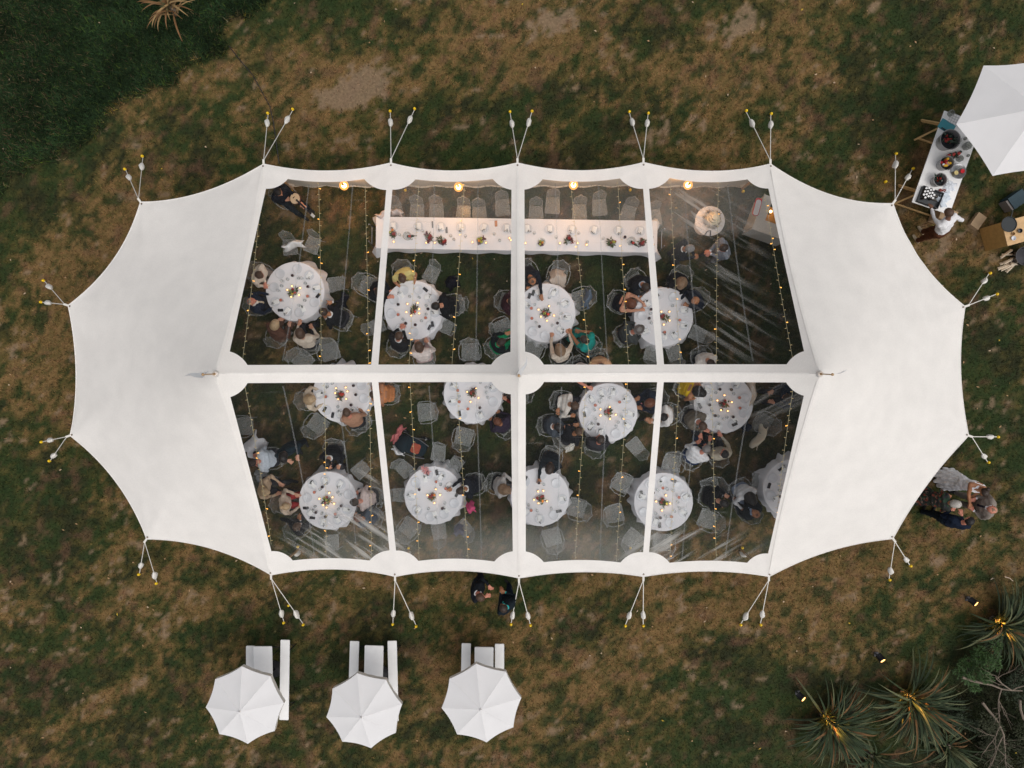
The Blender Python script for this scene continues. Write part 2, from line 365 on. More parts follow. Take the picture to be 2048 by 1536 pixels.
def bez(a, m, b, n=22):
    a, m, b = E2(a), E2(m), E2(b); k = 2 * m - 0.5 * (a + b); s = np.linspace(0, 1, n)[:, None]
    return (1 - s) ** 2 * a + 2 * s * (1 - s) * k + s * s * b
edgeN = [bez(N_POLES[i], N_MID[i], N_POLES[i + 1]) for i in range(4)]
edgeS = [bez(S_POLES[i], S_MID[i], S_POLES[i + 1]) for i in range(4)]
lp = [N_POLES[0]] + L_POLES + [S_POLES[0]]; rp = [N_POLES[4]] + R_POLES + [S_POLES[4]]
edgeL = [bez(lp[i], L_MID[i], lp[i + 1]) for i in range(5)]
edgeR = [bez(rp[i], R_MID[i], rp[i + 1]) for i in range(5)]
catp = lambda L: np.concatenate([L[0]] + [e[1:] for e in L[1:]])
EN, ES, EL, ER = catp(edgeN), catp(edgeS), catp(edgeL), catp(edgeR)
PK = [np.array(P(p[0], p[1], PEAK)[:2]) for p in PEAKS]
NP = np.array([E2(p) for p in N_POLES]); SP = np.array([E2(p) for p in S_POLES])
RX = np.array([PK[0][0], (NP[1][0] + SP[1][0]) / 2, PK[1][0], (NP[3][0] + SP[3][0]) / 2, PK[2][0]])
RY = np.array([PK[0][1], (PK[0][1] + PK[1][1]) / 2, PK[1][1], (PK[1][1] + PK[2][1]) / 2, PK[2][1]])
ALLP = [E2(p) for p in N_POLES + S_POLES + L_POLES + R_POLES]
# station curves: eave y as a function of station parameter u (0..4)
def eave_u(edges):
    us, xs, ys = [], [], []
    for i, e in enumerate(edges):
        t = np.linspace(0, 1, len(e)); us += list(i + t)[(1 if i else 0):]; xs += list(e[:, 0])[(1 if i else 0):]; ys += list(e[:, 1])[(1 if i else 0):]
    return np.array(us), np.array(xs), np.array(ys)
UN, UNx, UNy = eave_u(edgeN); US, USx, USy = eave_u(edgeS)
def fan(x, y, pk, edge):
    a0 = np.unwrap(np.arctan2(edge[:, 1] - pk[1], edge[:, 0] - pk[0])); r0 = np.hypot(edge[:, 0] - pk[0], edge[:, 1] - pk[1])
    if a0[0] > a0[-1]: a0, r0 = a0[::-1], r0[::-1]
    a = np.arctan2(y - pk[1], x - pk[0]); a = np.where(a < a0[0] - 1e-6, a + 2 * PI, a); a = np.where(a > a0[-1] + 1, a - 2 * PI, a)
    te = np.hypot(x - pk[0], y - pk[1]) / np.interp(a, a0, r0)
    aa = np.linspace(a0[0], a0[-1], 400); rr = np.interp(aa, a0, r0); w = 95; pad = np.concatenate([2 * rr[0] - rr[1:w + 1][::-1], rr, 2 * rr[-1] - rr[-w - 1:-1][::-1]])
    ker = np.hanning(2 * w + 1); ker /= ker.sum(); rs = np.convolve(pad, ker, 'valid')
    ts = np.hypot(x - pk[0], y - pk[1]) / np.interp(a, aa, rs); b = np.clip(te, 0, 1) ** 5
    return ts * (1 - b) + te * b
def roof(x, y):
    """height of the roof surface and station parameter"""
    x = np.asarray(x, float); y = np.asarray(y, float)
    north = y > np.interp(x, RX, RY)
    t = np.clip(np.abs(y - 0.0) / 4.9, 0, 1); u = np.zeros_like(x)
    for _ in range(4):
        XS = np.where(north[:, None], RX[None] + (NP[None, :, 0] - RX[None]) * t[:, None], RX[None] + (SP[None, :, 0] - RX[None]) * t[:, None])
        u = np.zeros_like(x)
        for i in range(4):
            s = (x - XS[:, i]) / (XS[:, i + 1] - XS[:, i]); u = np.where((s >= 0) | (i == 0), i + s, u)
        uc = np.clip(u, 0, 4)
        yr = np.interp(uc, range(5), RY)
        ye = np.where(north, np.interp(uc, UN, UNy), np.interp(uc, US, USy))
        t = np.clip((y - yr) / (ye - yr), 0, 1.05)
    tl = fan(x, y, PK[0], EL); tr_ = fan(x, y, PK[2], ER)
    t = np.where(u < 0, tl, np.where(u > 4, tr_, t)); t = np.clip(t, 0, 1)
    uc = np.clip(u, 0, 4); m = np.abs((uc % 2) - 1); zr = RMID + (PEAK - RMID) * m ** 2
    zr = np.where((u < 0) | (u > 4), PEAK, zr)
    g = t + 0.26 * t * (1 - t) * (1 + 0.25 * (1 - t))
    z = zr + (EAVE - zr) * np.clip(g, 0, 1)
    # tension folds running out of the pole heads
    for i, p in enumerate(ALLP):
        dx, dy = x - p[0], y - p[1]; d = np.hypot(dx, dy); a = np.arctan2(dy, dx)
        z = z + 0.020 * np.sin(11 * a + i * 1.7) * np.exp(-d / 0.60) * np.clip(d / 0.25, 0, 1)
    z = z + 0.05 * (fbm(x * 0.7, y * 0.7, 3, 3) - .5) * np.clip((np.abs(x) - 6.0) / 1.5, 0, 1) * np.clip(4 * t * (1 - t), 0, 1)
    wr = np.exp(-(((x - 9.1) / .8) ** 2 + ((y - 2.6) / 1.6) ** 2)); z = z + .012 * wr * np.sin(x * 24 + y * 3)
    return z, u
def on_roof(px):
    px = np.asarray(px, float); z = np.full(len(px), 3.2)
    for _ in range(12):
        q = Pn(px, z); z = roof(q[:, 0], q[:, 1])[0]
    return q, z
def arc(c, a, b, n=9):
    c, a, b = map(np.array, (c, a, b)); ra, rb = np.hypot(*(a - c)), np.hypot(*(b - c)); t0, t1 = math.atan2(*(a - c)[::-1]), math.atan2(*(b - c)[::-1])
    while t1 - t0 > PI: t1 -= 2 * PI
    while t1 - t0 < -PI: t1 += 2 * PI
    return [(c[0] + (ra + (rb - ra) * s) * math.cos(t0 + (t1 - t0) * s), c[1] + (ra + (rb - ra) * s) * math.sin(t0 + (t1 - t0) * s)) for s in np.linspace(0, 1, n)]
def line(a, b, n=12): return [(a[0] + (b[0] - a[0]) * s, a[1] + (b[1] - a[1]) * s) for s in np.linspace(0, 1, n)]
def sag(a, m, b, n=16):
    a, m, b = map(np.array, (a, m, b)); k = 2 * m - .5 * (a + b); return [tuple((1 - s) ** 2 * a + 2 * s * (1 - s) * k + s * s * b) for s in np.linspace(0, 1, n)]
PANELS = [
 arc(N_POLES[0], (532, 377.5), (575.5, 358)) + sag((575.5, 358), (655, 364), (728.5, 358)) + arc(N_POLES[1], (728.5, 358), (772.5, 380)) + line((772.5, 380), (742.3, 729.2)) + line((742.3, 729.2), (495, 730)) + arc(PEAKS[0], (495, 730), (459.4, 703)) + line((459.4, 703), (532, 377.5)),
 arc(N_POLES[1], (784.7, 379.4), (831, 358.6)) + sag((831, 358.6), (907, 363.4), (985.6, 358)) + arc(N_POLES[2], (985.6, 358), (1023, 379.4)) + line((1023, 379.4), (1021, 703.8)) + arc(PEAKS[1], (1021, 703.8), (982.4, 729.2)) + line((982.4, 729.2), (756.7, 729.2)) + line((756.7, 729.2), (784.7, 379.4)),
 arc(N_POLES[2], (1048.8, 379.4), (1085.4, 358.6)) + sag((1085.4, 358.6), (1162, 363.4), (1239.8, 356.7)) + arc(N_POLES[3], (1239.8, 356.7), (1286.2, 377.5)) + line((1286.2, 377.5), (1313.7, 729.2)) + line((1313.7, 729.2), (1087.6, 729.2)) + arc(PEAKS[1], (1087.6, 729.2), (1050.2, 703.3)) + line((1050.2, 703.3), (1048.8, 379.4)),
 arc(N_POLES[3], (1298.2, 377.6), (1339.4, 356)) + sag((1339.4, 356), (1416, 364.6), (1495, 358.6)) + arc(N_POLES[4], (1495, 358.6), (1536.7, 377)) + line((1536.7, 377), (1608, 702.3)) + arc(PEAKS[2], (1608, 702.3), (1573.4, 728.6)) + line((1573.4, 728.6), (1328, 728.6)) + line((1328, 728.6), (1298.2, 377.6)),
 line((495.2, 766.2), (743.7, 764.8)) + line((743.7, 764.8), (779, 1100.8)) + arc(S_POLES[1], (779, 1100.8), (739, 1121)) + sag((739, 1121), (664, 1116.4), (585.5, 1120.8)) + arc(S_POLES[0], (585.5, 1120.8), (542.7, 1102.4)) + line((542.7, 1102.4), (460.8, 794)) + arc(PEAKS[0], (460.8, 794), (495.2, 766.2)),
 line((756.7, 764.3), (983, 764)) + arc(PEAKS[1], (983, 764), (1021.6, 788.6)) + line((1021.6, 788.6), (1025.6, 1102.6)) + arc(S_POLES[2], (1025.6, 1102.6), (988.5, 1123)) + sag((988.5, 1123), (912, 1117.3), (836.8, 1121.8)) + arc(S_POLES[1], (836.8, 1121.8), (792, 1101)) + line((792, 1101), (756.7, 764.3)),
 line((1088, 764), (1314.3, 764.3)) + line((1314.3, 764.3), (1286.2, 1104.5)) + arc(S_POLES[3], (1286.2, 1104.5), (1241, 1125)) + sag((1241, 1125), (1164, 1120), (1087.6, 1124.5)) + arc(S_POLES[2], (1087.6, 1124.5), (1051.5, 1103)) + line((1051.5, 1103), (1051.5, 788.6)) + arc(PEAKS[1], (1051.5, 788.6), (1088, 764)),
 line((1327.5, 764.3), (1572.2, 764.8)) + arc(PEAKS[2], (1572.2, 764.8), (1607.7, 791.5)) + line((1607.7, 791.5), (1536.2, 1107)) + arc(S_POLES[4], (1536.2, 1107), (1494.3, 1125.6)) + sag((1494.3, 1125.6), (1418, 1121.4), (1339.3, 1125.6)) + arc(S_POLES[3], (1339.3, 1125.6), (1298, 1104.3)) + line((1298, 1104.3), (1327.5, 764.3))]
def in_poly(x, y, poly):
    r = np.zeros(len(x), bool); n = len(poly); j = n - 1
    for i in range(n):
        xi, yi, xj, yj = poly[i][0], poly[i][1], poly[j][0], poly[j][1]
        c = ((yi > y) != (yj > y)) & (x < (xj - xi) * (y - yi) / (yj - yi + 1e-12) + xi); r ^= c; j = i
    return r
def mat_vinyl():
    m, t, o = nt('clear_vinyl'); L = t.links.new; N = t.nodes.new
    g = N('ShaderNodeNewGeometry'); at = N('ShaderNodeAttribute'); at.attribute_name = 'sky_glare'  # mask of painted sky reflections: glare streaks and haze
    sep = N('ShaderNodeSeparateColor'); L(at.outputs['Color'], sep.inputs[0])
    def wave(rotz, scale, dist, lo, hi):
        mp = N('ShaderNodeMapping'); mp.inputs['Rotation'].default_value = (0, 0, rotz); mp.inputs['Scale'].default_value = (1, 1, 0); L(g.outputs['Position'], mp.inputs[0])
        n_ = N('ShaderNodeTexNoise'); n_.inputs['Scale'].default_value = scale; n_.inputs['Detail'].default_value = 3; n_.inputs['Roughness'].default_value = .55; n_.inputs['Distortion'].default_value = dist
        mp2 = N('ShaderNodeMapping'); mp2.inputs['Scale'].default_value = (0.10, 1.0, 1); L(mp.outputs[0], mp2.inputs[0]); L(mp2.outputs[0], n_.inputs['Vector'])
        r = N('ShaderNodeMapRange'); r.inputs['From Min'].default_value = lo; r.inputs['From Max'].default_value = hi; L(n_.outputs['Fac'], r.inputs['Value']); return r.outputs[0]
    def mul(a, b):
        k = N('ShaderNodeMath'); k.operation = 'MULTIPLY'
        for i, v in enumerate((a, b)):
            if isinstance(v, float): k.inputs[i].default_value = v
            else: L(v, k.inputs[i])
        return k.outputs[0]
    def add(a, b):
        k = N('ShaderNodeMath'); k.operation = 'ADD'; k.use_clamp = True
        for i, v in enumerate((a, b)):
            if isinstance(v, float): k.inputs[i].default_value = v
            else: L(v, k.inputs[i])
        return k.outputs[0]
    s1 = mul(mul(wave(rad(38), 6.0, .10, .49, .66), sep.outputs[0]), .62)        # sky glare along creases, painted as pale streaks, one way
    s2 = mul(mul(wave(rad(-36), 6.0, .10, .49, .66), sep.outputs[2]), .62)  # same painted glare on the other diagonal
    film = add(mul(sep.outputs[1], .26), .006)                                              # haze of reflected sky, painted as a milky film
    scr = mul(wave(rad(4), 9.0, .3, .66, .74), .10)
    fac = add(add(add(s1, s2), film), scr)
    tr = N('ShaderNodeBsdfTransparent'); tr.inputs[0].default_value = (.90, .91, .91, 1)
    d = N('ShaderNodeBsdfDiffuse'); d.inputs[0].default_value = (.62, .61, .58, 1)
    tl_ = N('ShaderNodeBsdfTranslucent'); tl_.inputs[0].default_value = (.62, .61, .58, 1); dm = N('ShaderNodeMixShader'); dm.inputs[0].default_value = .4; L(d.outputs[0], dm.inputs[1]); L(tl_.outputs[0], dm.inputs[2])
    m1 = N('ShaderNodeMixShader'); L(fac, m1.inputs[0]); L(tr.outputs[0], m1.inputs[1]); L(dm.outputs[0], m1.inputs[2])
    gl = N('ShaderNodeBsdfGlossy'); gl.inputs['Roughness'].default_value = .12
    bp = N('ShaderNodeBump'); bp.inputs['Strength'].default_value = .5; bp.inputs['Distance'].default_value = .05; L(fac, bp.inputs['Height']); L(bp.outputs[0], gl.inputs['Normal'])
    m2 = N('ShaderNodeMixShader'); m2.inputs[0].default_value = .012; L(m1.outputs[0], m2.inputs[1]); L(gl.outputs[0], m2.inputs[2]); L(m2.outputs[0], o.inputs['Surface'])
    return m
def build_marquee():
    root = thing('marquee', 'large cream sailcloth marquee with clear roof panels and scalloped eaves', 'marquee')
    outline = np.concatenate([EN, ER[1:], ES[::-1][1:], EL[::-1][1:-1]])
    polys = []
    for pn in PANELS:
        q, _ = on_roof(pn); k = [q[0]]
        for p in q[1:]:
            if np.hypot(*(p - k[-1])) > 0.012: k.append(p)
        if np.hypot(*(k[0] - k[-1])) < 0.012: k.pop()
        polys.append(np.array(k))
    verts = [Vector(p) for p in outline]; edges = [(i, (i + 1) % len(outline)) for i in range(len(outline))]
    for pl in polys:
        b = len(verts); verts += [Vector(p) for p in pl]; edges += [(b + i, b + (i + 1) % len(pl)) for i in range(len(pl))]
    # seam lines so the creases of the ridge and rafters stay sharp
    h = 0.10; gx, gy = np.meshgrid(np.arange(-11.2, 11.2, h), np.arange(-5.2, 5.2, h)); gx = gx.ravel() + ((np.round(gy.ravel() / h).astype(int) % 2) * h / 2); gy = gy.ravel()
    ok = in_poly(gx, gy, outline)
    bd = np.concatenate([outline] + polys)
    pts = np.stack([gx[ok], gy[ok]], 1)
    keep = np.ones(len(pts), bool)
    for i in range(0, len(bd), 40):
        keep &= (np.hypot(pts[:, None, 0] - bd[None, i:i + 40, 0], pts[:, None, 1] - bd[None, i:i + 40, 1]).min(1) > 0.05)
    rid = np.interp(pts[:, 0], RX, RY); keep &= ~((np.abs(pts[:, 1] - rid) < 0.04) & (pts[:, 0] > RX[0]) & (pts[:, 0] < RX[4]))
    pts = pts[keep]
    ridge = [(xx, float(np.interp(xx, RX, RY))) for xx in np.linspace(RX[0], RX[4], 140)]
    b = len(verts); verts += [Vector(p) for p in ridge]; edges += [(b + i, b + i + 1) for i in range(len(ridge) - 1)]
    for pk, pl in ((PK[0], NP[0]), (PK[0], SP[0]), (PK[2], NP[4]), (PK[2], SP[4]), (PK[1], NP[2]), (PK[1], SP[2])):
        b = len(verts); sg = [pk + (pl - pk) * s for s in np.linspace(0.002, .998, 46)]; verts += [Vector(p) for p in sg]; edges += [(b + i, b + i + 1) for i in range(len(sg) - 1)]
    verts += [Vector(p) for p in pts]
    vo, _, fo, _, _, _ = delaunay_2d_cdt(verts, edges, [], 0, 1e-5)
    V = np.array([(v[0], v[1]) for v in vo]); F = np.array([f for f in fo if len(f) == 3])
    Z = roof(V[:, 0], V[:, 1])[0]
    C = V[F].mean(1)
    inside = in_poly(C[:, 0], C[:, 1], outline); lab = np.where(inside, 0, -1)
    for i, pl in enumerate(polys): lab[in_poly(C[:, 0], C[:, 1], pl)] = i + 1
    def sub(k, name, m, dz=0.0):
        ff = F[lab == k]; idx = np.unique(ff); mp = np.zeros(len(V), int); mp[idx] = np.arange(len(idx))
        me = bpy.data.meshes.new(name); me.from_pydata([(V[i, 0], V[i, 1], Z[i] + dz) for i in idx], [], mp[ff].tolist()); me.materials.append(m)
        me.polygons.foreach_set('use_smooth', [True] * len(ff)); me.update()
        return link(name, me, root), idx
    o, _ = sub(0, 'roof_fabric', FAB); 
    try: o.data.set_sharp_from_angle(angle=rad(30))
    except Exception: pass
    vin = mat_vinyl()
    def near(x, y, px, py, rx, ry, ang=0):
        q, _z = on_roof([(px, py)]); dx, dy = x - q[0][0], y - q[0][1]; ca, sa = math.cos(rad(ang)), math.sin(rad(ang))
        return np.exp(-(((dx * ca + dy * sa) / (rx / 82.)) ** 2 + ((-dx * sa + dy * ca) / (ry / 82.)) ** 2))
    for i in range(8):
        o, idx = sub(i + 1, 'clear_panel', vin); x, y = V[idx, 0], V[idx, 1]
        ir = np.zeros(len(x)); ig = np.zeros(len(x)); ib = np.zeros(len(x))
        ir += .8 * near(x, y, 1385, 420, 60, 50) + .6 * near(x, y, 1440, 560, 40, 50) + .8 * near(x, y, 1460, 655, 55, 45) + .45 * near(x, y, 1490, 480, 30, 50)  # spots where bright glare is painted on the folds
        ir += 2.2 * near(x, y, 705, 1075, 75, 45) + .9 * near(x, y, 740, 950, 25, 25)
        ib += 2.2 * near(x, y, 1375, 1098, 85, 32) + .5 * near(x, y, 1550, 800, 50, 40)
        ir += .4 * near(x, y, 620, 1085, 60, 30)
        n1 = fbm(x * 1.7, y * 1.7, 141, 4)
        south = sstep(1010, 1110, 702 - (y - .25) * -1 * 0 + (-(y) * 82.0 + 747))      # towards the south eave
        ig += np.where(y < 0, .85 * sstep(-3.0, -4.5, y) * (0.55 + .9 * n1), 0)  # painted sky haze, stronger towards the south eave
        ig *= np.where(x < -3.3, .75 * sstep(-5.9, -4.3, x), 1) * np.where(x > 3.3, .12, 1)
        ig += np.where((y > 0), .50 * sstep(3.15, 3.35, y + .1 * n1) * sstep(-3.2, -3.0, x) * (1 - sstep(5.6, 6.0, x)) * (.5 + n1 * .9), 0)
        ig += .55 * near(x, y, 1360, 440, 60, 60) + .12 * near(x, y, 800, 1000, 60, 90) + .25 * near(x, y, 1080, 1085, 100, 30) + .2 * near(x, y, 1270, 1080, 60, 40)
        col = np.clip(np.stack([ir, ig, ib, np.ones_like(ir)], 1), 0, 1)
        a = o.data.color_attributes.new('sky_glare', 'FLOAT_COLOR', 'POINT'); a.data.foreach_set('color', col.ravel().astype(np.float32))  # painted reflections: streaks in red and blue, haze in green
    # welded seams in the clear panels
    seam = mat_clear('vinyl_seam', tint=(.88, .89, .89), film=.07, gloss=.02)
    hem = mat('hem_thread', (.72, .68, .63), .8)
    def ribbon(name, A, B, w, m, dz=0.006, n=26, trim=(0, 1)):
        A, B = np.array(A), np.array(B); d = (B - A) / np.hypot(*(B - A)); nrm = np.array([-d[1], d[0]]) * w / 2
        s = np.linspace(trim[0], trim[1], n)[:, None]; c = A + (B - A) * s
        l, r = c + nrm, c - nrm; zl = roof(l[:, 0], l[:, 1])[0] + dz; zr = roof(r[:, 0], r[:, 1])[0] + dz
        vs_ = [(*l[i], zl[i]) for i in range(n)] + [(*r[i], zr[i]) for i in range(n)]
        mb = MB(); mb.add(vs_, [(i, i + 1, n + i + 1, n + i) for i in range(n - 1)]); return link(name, mb.mesh(name, m), root)
    for side, EU, EX, EY in (('n', UN, UNx, UNy), ('s', US, USx, USy)):
        for k in range(4):
            for fr in (.36, .70):
                u = k + (fr if k < 2 else 1 - fr); A = (np.interp(u, range(5), RX), np.interp(u, range(5), RY)); B = (np.interp(u, EU, EX), np.interp(u, EU, EY))
                ribbon('panel_seam', A, B, .030, seam, trim=(.055, .925))
    # stitched reinforcement ribs along ridge and rafters
    for pk, pl in ((PK[0], NP[0]), (PK[0], SP[0]), (PK[2], NP[4]), (PK[2], SP[4]), (PK[1], NP[2]), (PK[1], SP[2])):
        ribbon('rafter_tape', pk, pl, .05, FAB, .012, 40, (.03, .97))
    for a, b_ in ((0, 1), (1, 2)): ribbon('ridge_tape', PK[a], PK[b_], .05, FAB, .012, 50, (.03, .97))
    # eave rope hem
    for e in edgeN + edgeS + edgeL + edgeR:
        z = roof(e[:, 0], e[:, 1])[0]; mb = MB(); mb.tube([(p[0], p[1], z_ - .004) for p, z_ in zip(e, z)], .014, 5); link('eave_hem', mb.mesh('eave_hem', FAB), root)
    # poles
    wood = mat('pole_wood', (.42, .27, .14), .5, .25, 6); dark = mat('grommet_steel', (.10, .10, .10), .35, .1, metal=.8); strap = mat_fabric('webbing', (.70, .67, .62), 0.02)
    yel = mat('cap_yellow', (.85, .55, .02), .45, .05); bagm = mat_fabric('ratchet_cover', (.78, .75, .70), .05, .6, 30)
    cov = MB(); 
    prof = [(.0, -.23), (.03, -.20), (.062, -.12), (.084, -.03), (.083, .06), (.062, .15), (.03, .22), (.0, .25)]
    vs_, fs = [], []; nn = 10
    for j, (r, z) in enumerate(prof):
        for i in range(nn):
            a = 2 * PI * i / nn; k = 1 + .10 * math.sin(3 * a + j) ; vs_.append((r * k * math.cos(a), r * k * .75 * math.sin(a), z))
    for j in range(len(prof) - 1):
        for i in range(nn): fs.append((j * nn + i, j * nn + (i + 1) % nn, (j + 1) * nn + (i + 1) % nn, (j + 1) * nn + i))
    cov.add(vs_, fs); covm = cov.mesh('ratchet_cover', bagm)
    cap = MB(); cap.lathe([(.0, .20), (.02, .195), (.038, .17), (.04, .14), (.036, .115)], 10, cap=False); capm = cap.mesh('stake_cap', yel)
    stk = MB(); stk.tube([(0, 0, -.06), (0, 0, .15)], .014, 6); stkm = stk.mesh('stake', dark)
    def guy(top, cap_px, cov_px):
        g = P(cap_px[0], cap_px[1], .16); gx_, gy_ = g.x, g.y; low = Vector((gx_, gy_, .11)); t3 = Vector(top)
        mb = MB(); a = t3; d = low - a
        # flat webbing strap
        sdv = d.cross(Vector((0, 0, 1))).normalized() * .010; up = Vector((0, 0, .003))
        mb.add([a - sdv + up, a + sdv + up, low + sdv + up, low - sdv + up, a - sdv - up, a + sdv - up, low + sdv - up, low - sdv - up], [(0, 1, 2, 3), (7, 6, 5, 4), (0, 4, 5, 1), (1, 5, 6, 2), (2, 6, 7, 3), (3, 7, 4, 0)])
        r = link('guy_strap', mb.mesh('guy_strap', strap, False), root)
        # cover sits on the strap where its picture meets the strap line
        best = min(np.linspace(.4, .97, 60), key=lambda s: (P(cov_px[0], cov_px[1], (a + d * s).z) - (a + d * s)).length)
        c = link('ratchet_cover', covm, r); c.location = a + d * best; c.rotation_euler = (d.to_track_quat('Z', 'X').to_euler()); c.scale = (1 + .15 * random.uniform(-1, 1), 1, 1.0)
        s = link('stake', stkm, r, (gx_, gy_, 0), (random.uniform(-.1, .1), random.uniform(-.1, .1), 0)); link('stake_cap', capm, r, (gx_, gy_, 0))
    GUY = [(N_POLES[0], (535, 226), (585, 218), (535, 246), (575, 241)), (N_POLES[1], (780, 222), (829, 217), (782, 245), (821, 240)), (N_POLES[2], (1020, 223), (1064, 222), (1024, 248), (1058, 246)),
           (N_POLES[3], (1259, 223), (1297, 226), (1263, 245), (1297, 247)), (N_POLES[4], (1493, 221), (1543, 227), (1501, 248), (1541, 250)),
           (L_POLES[0], (249, 338), (284, 312), (260, 354), (286, 334)), (L_POLES[1], (86, 561), (81, 604), (100, 573), (96, 608)), (L_POLES[2], (82, 884), (98, 922), (101, 881), (110, 913)), (L_POLES[3], (277, 1149), (312, 1167), (283, 1131), (312, 1150)),
           (S_POLES[0], (567, 1246), (606, 1250), (562, 1227), (594, 1227)), (S_POLES[1], (785, 1249), (832, 1253), (788, 1227), (825, 1231)), (S_POLES[2], (1022, 1249), (1061, 1251), (1025, 1230), (1056, 1231)),
           (S_POLES[3], (1251, 1252), (1287, 1252), (1254, 1229), (1287, 1230)), (S_POLES[4], (1482, 1250), (1522, 1250), (1489, 1231), (1523, 1228)),
           (R_POLES[0], (1793, 307), (1827, 337), (1789, 330), (1814, 353)), (R_POLES[1], (1981, 546), (1995, 588), (1967, 561), (1972, 595)), (R_POLES[2], (1997, 874), (1978, 925), (1980, 874), (1967, 913)), (R_POLES[3], (1780, 1160), (1822, 1132), (1779, 1141), (1812, 1119))]
    polem = MB(); polem.lathe([(.034, -.02), (.034, EAVE - .02), (.03, EAVE + .0), (.009, EAVE + .005), (.009, EAVE + .05)], 10); polem = polem.mesh('side_pole', wood)
    grm = MB(); grm.lathe([(.018, 0), (.022, .006), (.008, .009)], 10); grm = grm.mesh('grommet', dark)
    for pp, c1, c2, v1, v2 in GUY:
        e = E2(pp); ctr = np.array([np.clip(e[0], PK[0][0], PK[2][0]), .1]); inw = (ctr - e) / np.hypot(*(ctr - e)); q = e + inw * .06
        pol = link('side_pole', polem, root, (q[0], q[1], 0))
        link('grommet', grm, pol, (0, 0, float(roof(q[:1], q[1:])[0][0]) + .004))
        # webbing tab at the corner
        o_ = e - inw * .07; mb = MB(); mb.box((0, 0, 0), (.05, .17, .012), M=Matrix.Rotation(math.atan2(-inw[0], inw[1]), 3, 'Z')); link('corner_tab', mb.mesh('corner_tab', strap, False), root, (*(e - inw * .03), EAVE - .004))
        top = (*(e - inw * .09), EAVE - .01)
        guy(top, c1, v1); guy(top, c2, v2)
        # cover and yellow cap tied to the pole foot
        fc = link('foot_cover', covm, pol, (inw[0] * -.07, inw[1] * -.07, .16), (0, 0, random.uniform(0, 3))); link('foot_cap', capm, pol, (inw[0] * .09, inw[1] * .09, -.02))
    # centre poles with pennants
    flagm = mat_fabric('pennant_cloth', (.84, .85, .87), .35)
    for k, pk in enumerate(PK):
        mb = MB(); mb.tube([(0, 0, -.02), (0, 0, PEAK + .02)], .055, 12, r1=.05); po = link('centre_pole', mb.mesh('centre_pole', wood), root, (pk[0], pk[1], 0))
        mb = MB(); mb.tube([(0, 0, PEAK), (0, 0, PEAK + .55)], .012, 6); mb.ball((0, 0, PEAK + .56), .03); link('finial', mb.mesh('finial', wood), po)
        mb = MB(); mb.lathe([(.07, PEAK - .06), (.058, PEAK + .01), (.03, PEAK + .03)], 14, cap=False); link('peak_ring', mb.mesh('peak_ring', FAB), po)
        mb = MB(); n = 12; ang = (rad(183), rad(62), rad(8))[k]; ln = (.50, .42, .45)[k]; vv = []
        for i in range(n + 1):
            s = i / n; hw = .13 * (1 - s) ** .8; yy = .03 * math.sin(s * 7 + k) * s
            for sg in (1, -1): vv.append((ln * s, yy + sg * hw * .5 * (.35 + .65 * math.cos(k)), PEAK + .42 + sg * hw - .12 * s))
        mb.add(vv, [(2 * i, 2 * i + 2, 2 * i + 3, 2 * i + 1) for i in range(n)]); link('pennant', mb.mesh('pennant', flagm), po, rot=ang)
    # solid sidewall along the north eave
    mb = MB(); pts_ = []
    tops_ = []
    for i in range(4):
        e_ = bez(N_POLES[i], N_MID[i], N_POLES[i + 1], 30)
        for j_, s in enumerate(np.linspace(0, 1, 30)[:-1]): pts_.append(NP[i] + (NP[i + 1] - NP[i]) * s); tops_.append(e_[j_])
    pts_.append(NP[4]); tops_.append(NP[4]); nw = len(pts_); vv = []
    for j, z in enumerate((0.0, .02, .5, 1.1, 1.7, 2.16)):
        for i, p in enumerate(pts_): vv.append((p[0], p[1] + (tops_[i][1] - p[1] - .05) * (z / 2.16) + .022 * math.sin(i * .9) * (1 - z / 2.16) + (-.04 if j == 0 else 0), z))
    mb.add(vv, [(j * nw + i, j * nw + i + 1, (j + 1) * nw + i + 1, (j + 1) * nw + i) for j in range(5) for i in range(nw - 1)])
    link('sidewall', mb.mesh('sidewall', mat_fabric('wall_cloth', (.66, .62, .55), .10)), root)
    return root
marquee = build_marquee()

# loose yellow caps on the lawn
def loose_cap(px):
    mb = MB(); mb.lathe([(.0, .09), (.022, .085), (.038, .06), (.04, .02), (.038, 0.0)], 10, cap=False)
    g = P(px[0], px[1], .02)
    tag(link('stake_cap', mb.mesh('stake_cap', MATS['cap_yellow']), None, g), 'yellow plastic stake cap lying loose on the grass', 'stake cap', 'loose stake caps')
for p in ((1770, 364), (578, 1210)): loose_cap(p)

# fairy light strings under the clear roof
fair = mat_emit('fairy_bulb', (1.0, .45, .08), 3.0, False); fairdim = mat('fairy_bulb_off', (.75, .55, .25), .3); cab = mat('fairy_cable', (.52, .47, .30), .6)
STR = [((522, 380), (483, 722), 'far left rafter'), ((636, 358), (641, 735), ''), ((729, 358), (736, 735), ''), ((837, 358), (817, 735), ''), ((929, 360), (903, 735), ''), ((1141, 362), (1181, 735), ''), ((1236, 360), (1258, 735), ''), ((1341, 358), (1362, 735), ''), ((1438, 360), (1434, 735), ''), ((1531, 385), (1588, 722), ''),
       ((488, 772), (541, 1090), ''), ((647, 760), (651, 1122), ''), ((737, 760), (742, 1122), ''), ((819, 760), (838, 1124), ''), ((912, 760), (936, 1122), ''), ((1173, 760), (1150, 1125), ''), ((1256, 760), (1233, 1127), ''), ((1360, 760), (1340, 1126), ''), ((1425, 760), (1434, 1126), ''), ((1588, 776), (1548, 1090), '')]
